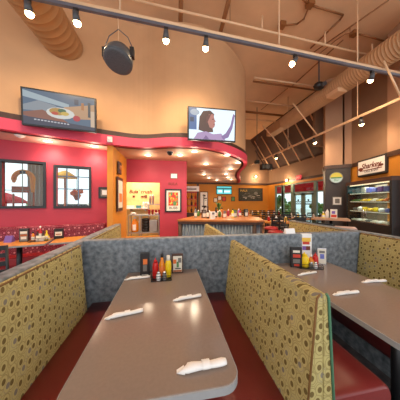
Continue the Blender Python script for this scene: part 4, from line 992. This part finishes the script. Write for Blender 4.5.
# bar stools right of the bar
def stool(label, loc, rz):
    t = thing('bar_stool', label, 'stool', loc, rz, 'bar stools')
    MB().lathe([(.17, .68), (.19, .70), (.19, .74), (.16, .765)], n=20).build('seat', 'seatred', t)
    for x in (-1, 1):
        for y in (-1, 1): MB().cyl((x*.2, y*.2, 0), (x*.12, y*.12, .69), .016).build('leg', 'black', t)
    MB().tube([(.18*math.cos(a), .18*math.sin(a), .25) for a in [2*PI*i/16 for i in range(17)]], .01).build('foot_ring', 'black', t)
    mb = MB(); mb.tube([(-.15, -.15, .7), (-.17, -.19, 1.1), (.17, -.19, 1.1), (.15, -.15, .7)], .015)
    for z in (.85, .97): mb.box((-.16, -.19, z-.025), (.16, -.17, z+.025))
    mb.build('backrest', 'black', t); return t
p = P(262, 201, 4.75); s1 = stool('red seated black bar stool nearest the bar corner', (p.x+.32, p.y-.1, 0), 1.4)
p = P(270, 201, 5.3); dup(s1, (p.x+.1, p.y+.1, 0), 1.7, 'red seated black bar stool behind the nearest stool')
p = P(273, 201, 4.6); dup(s1, (p.x+.75, p.y-.1, 0), 2.4, 'red seated black bar stool farthest right of the bar')
# high table before the column
p = P(331, 201, 4.9); t = thing('high_table', 'high pale topped table in front of the charcoal column', 'table', (p.x, p.y, 0), -.75)
MB().box((-.38, -.3, 1.03), (.38, .3, 1.07)).build('tabletop', 'ltan', t, bevel=.006); MB().cyl((0, 0, .02), (0, 0, 1.03), .04).build('pedestal', 'black', t); MB().lathe([(.27, 0), (.27, .015), (.06, .05)], n=20).build('foot', 'black', t)
ca, sa_ = math.cos(-.75), math.sin(-.75)
R3 = lambda x, y: (p.x+x*ca-y*sa_, p.y+x*sa_+y*ca, 1.07)
label_bottle('sauce_bottle', 'yellow sauce bottle on the high pale table', R3(-.17, -.05), 'mustard', 'white', .17, .04, 'things on the high table')
squeeze_bottle('sauce_bottle', 'white squeeze bottle on the high pale table', R3(-.08, .1), 'white', 'white', .24, .045, 'things on the high table')
menu_card('menu_holder', 'pink and white menu rack on the high pale table', R3(.06, .02), -.75, .15, .24, 'cream', [('red_p', .1, .1, .9, .4), ('purple', .2, .5, .7, .8)], .06, 'things on the high table')
t2 = chair('tall black slatted chair at the high pale table', R3(-.2, -.62)[:2]+(0,), -.75, 'dining chairs', 'black', 1.0, .62)
p = P(346, 201, 4.3); o = thing('serving_cart', 'low cart with white and red cloth left of the display case', 'cart', (p.x-.02, p.y, 0), -.75)
MB().box((-.2, -.16, .86), (.2, .16, .92)).build('folded_cloth', mat('pink_cloth', (196, 168, 160), .7), o, bevel=.02); MB().box((-.23, -.21, .8), (.23, .21, .86)).build('top', 'seatred', o)
for x in (-.2, .2):
    for y in (-.18, .18): MB().box((x-.015, y-.015, 0), (x+.015, y+.015, .8)).build('leg', 'black', o)
# column signs
def col(x, z): c_, s_ = math.cos(-.66), math.sin(-.66); return (cxy.x+x*c_-(-.331)*s_, cxy.y+x*s_+(-.331)*c_, z)
t = thing('round_sign', 'round yellow and white sign on the charcoal column', 'sign', col(-.05, EYE+(HV-177.5)/F*6.35), -.66)
MB().cyl((0, 0, 0), (0, -.05, 0), .2, n=28).build('rim', 'grey_p', t)
mb = MB(); n = 24; mb.poly([(.175*math.cos(PI*i/n), -.0515, .175*math.sin(PI*i/n)) for i in range(n+1)], 0); mb.poly([(.175*math.cos(PI+PI*i/n), -.0515, .175*math.sin(PI+PI*i/n)) for i in range(n+1)], 1); mb.box((-.15, -.053, -.03), (.15, -.052, .02), 2)
mb.build('dial', [emit('sign_yellow', (230, 190, 40), .8), emit('sign_white', (206, 214, 190), .75), 'grn_p'], t)
text_mesh('sign_letters', 'Bar', .11, 'grn_p', t, Matrix.Translation((0, -.053, -.09)) @ UPY, .001, .2)
t = thing('picture_frame', 'small white framed print on the charcoal column', 'picture', col(-.02, EYE), -.66)
MB().box((-.14, -.02, -.15), (.14, 0, .15)).build('frame', 'grey_p', t, bevel=.006); MB().box((-.115, -.024, -.125), (.115, -.0205, .125)).box((-.06, -.026, -.08), (.07, -.0245, .08), 1).build('print', ['white', 'grey_p'], t)

# picture above display case
pa2, pb2 = R_(0, .03, 0), R_(1, .03, 0)
q0, q1 = PPL(361.5, 160, pa2, pb2), PPL(391.8, 173.5, pa2, pb2)
qs = lambda q: (q.x-ra[0])*rd.x+(q.y-ra[1])*rd.y
zc = (q0.z+q1.z)/2; wS = abs(qs(q0)-qs(q1)); zt_, zb_ = PPL(376, 157.2, pa2, pb2).z, PPL(376, 175, pa2, pb2).z
c = R_((qs(q0)+qs(q1))/2, .17, (zt_+zb_)/2)
t = thing('framed_sign', 'dark framed white sign with maroon script above the display case', 'sign', c, RROT+PI)
w, h = wS/2, (zt_-zb_)/2
# local +y points out of the wall after the half turn it is -y; build facing -y of the turned frame
t.rotation_euler = (0, 0, RROT-PI)
MB().box((-w, .02, -h), (w, .16, h)).build('frame', 'ink', t, bevel=.01)
MB().box((-w+.05, .012, -h+.05), (w-.05, .0195, h-.05)).build('panel', 'white', t)
text_mesh('script_line', 'Sharkey', .22, 'letter', t, Matrix.Translation((0, .010, .03)) @ UPY, .002, .3, bold=.004)
text_mesh('small_line', 'GRILL & BAR', .09, 'ink', t, Matrix.Translation((.03, .010, -h+.13)) @ UPY, .001)
mb = MB(); mb.box((-w*.75, .009, -.10), (w*.75, .0115, -.075)).ball((-w*.7, .01, -.03), .07, (1.5, .03, .7)).ball((w*.68, .01, -.02), .06, (1.5, .03, .6)); mb.build('flourish', 'letter', t)

# display case
CA, CB = Vector((5.66, 5.07, 0)), Vector((5.15, 3.48, 0)); cd_ = (CB-CA).normalized(); Lc = (CB-CA).length
t = thing('display_case', 'tall lit glass pastry case with shelves beneath the framed sign', 'display case', CA, math.atan2(cd_.y, cd_.x))
HC = 2.12; D = .42
# local x along the face, local +y into the wall
MB().box((0, 0, 0), (Lc, D, .10)).box((0, .03, .10), (Lc, D, .92)).build('lower_cabinet', 'ink', t)
MB().box((0, 0, HC-.1), (Lc, D, HC)).build('top_panel', 'dbrown', t)
for x in (0, Lc-.06): MB().box((x, 0, .1), (x+.06, D, HC-.1)).build('side_panel', 'black', t)
MB().box((.06, D-.02, .92), (Lc-.06, D, HC-.1)).build('back_panel', mat('case_back', (140, 128, 108), .5), t)
SZ = [.95, 1.25, 1.53, 1.77]
for z in SZ: MB().box((.06, .05, z-.02), (Lc-.06, D-.03, z)).build('shelf', 'chrome', t)
for i in range(2):
    x0, x1 = .06+i*(Lc-.12)/2, .06+(i+1)*(Lc-.12)/2
    g_ = MB().box((x0+.005, .012, .94), (x1-.005, .018, HC-.12)).build('glass_door', 'glass', t)
    MB().cyl((x1-.05 if i == 0 else x0+.05, -.01, 1.05), (x1-.05 if i == 0 else x0+.05, -.01, 1.3), .008, n=8).build('handle', 'chrome', g_)
MB().box((.1, .06, HC-.13), (Lc-.1, .1, HC-.105)).build('glow_strip', emit('case_strip', (255, 220, 170), 1.4), t)
light('AREA', 'case_light', t, (Lc/2, .2, HC-.14), 3.5, (1, .9, .75), .4)
for z in SZ[1:]:  # glowing strips and area lights added under shelves to spread light in the case
    MB().box((.1, .07, z-.032), (Lc-.1, .085, z-.021)).build('glow_strip', emit('shelf_fill_strip', (255, 236, 200), 1), t)
    for x in (.3, .5, .7): light('AREA', 'shelf_fill', t, (Lc*x, .12, z-.04), .55, (1, .92, .78), .12)
lc = math.atan2(cd_.y, cd_.x)
def inc(x, y, z): return (CA.x+x*math.cos(lc)-y*math.sin(lc), CA.y+x*math.sin(lc)+y*math.cos(lc), z)
lv = ('bottom', 'second', 'third', 'top')
cols = [['cream', 'white', 'cream', 'grey_p', 'cream', 'white', 'cream', 'white'], ['grey_p', 'white', 'mustard', 'yel_p', 'mustard', 'white', 'blue', 'blue'], ['green', 'grn_p', 'yel_p', 'mustard', 'cream', 'yel_p', 'orange_p', 'cream'], ['grey_p', 'grey_p', 'cream', 'blue', 'blue', 'purple', 'blue', 'blue']]
cn = {'cream': 'cream', 'white': 'white', 'grey_p': 'grey', 'mustard': 'bright yellow', 'yel_p': 'golden', 'blue': 'blue', 'green': 'dark green', 'grn_p': 'green', 'orange_p': 'orange', 'purple': 'purple'}
on_ = ['first', 'second', 'third', 'fourth', 'fifth', 'sixth', 'seventh', 'last']
for k, z in enumerate(SZ):
    for i, m in enumerate(cols[k]):
        x = .15+i*(Lc-.3)/7; hh = (.06, .1, .075, .15)[k]*random.uniform(.8, 1.15)
        if k in (0, 2): mb = MB().box((-.07, -.09, 0), (.07, .09, hh*.5)).ball((0, 0, hh*.5), .06, (1.05, 1.3, hh*7))
        elif k == 1: mb = MB().lathe([(.05, 0), (.07, hh*.3), (.065, hh*.8), (.03, hh)], n=12)
        else: mb = MB().box((-.075, -.06, 0), (.075, .06, hh))
        o = mb.build('wrapped_pastry' if k != 3 else 'snack_packet', m, loc=inc(x, .2, z), rot=(0, 0, lc), bevel=.012 if k == 3 else 0)
        tag(o, cn[m]+(' packet' if k == 3 else ' wrapped pastry')+', '+on_[i]+' from left on the '+lv[k]+' shelf of the case', 'packet' if k == 3 else 'pastry', 'goods in the display case')

# ================================================================== LIGHT, CAMERA
sun = bpy.data.lights.new('sun', 'SUN'); sun.energy = 3.2; sun.angle = .02; sun.color = (1, .95, .86)
so = bpy.data.objects.new('sun', sun); C.objects.link(so); so.rotation_euler = Vector((.6, .35, -.7)).to_track_quat('-Z', 'Y').to_euler()
w = bpy.data.worlds.new('daylight'); bpy.context.scene.world = w; w.use_nodes = True
bg = w.node_tree.nodes['Background']; bg.inputs[0].default_value = (.95, .97, 1, 1); bg.inputs[1].default_value = 1.4
cam = bpy.data.cameras.new('camera'); co = bpy.data.objects.new('camera', cam); C.objects.link(co)
cam.sensor_width = 36; cam.lens = 36*F/400; cam.shift_y = 1/400; cam.clip_start = .02; cam.clip_end = 200
co.location = (0, 0, EYE); co.rotation_euler = (PI/2, 0, -TH)
sc = bpy.context.scene; sc.camera = co
sc.view_settings.view_transform = 'Standard'; sc.view_settings.look = 'None'; sc.view_settings.gamma = 1; sc.view_settings.exposure = .3
sc.cycles.max_bounces = 8
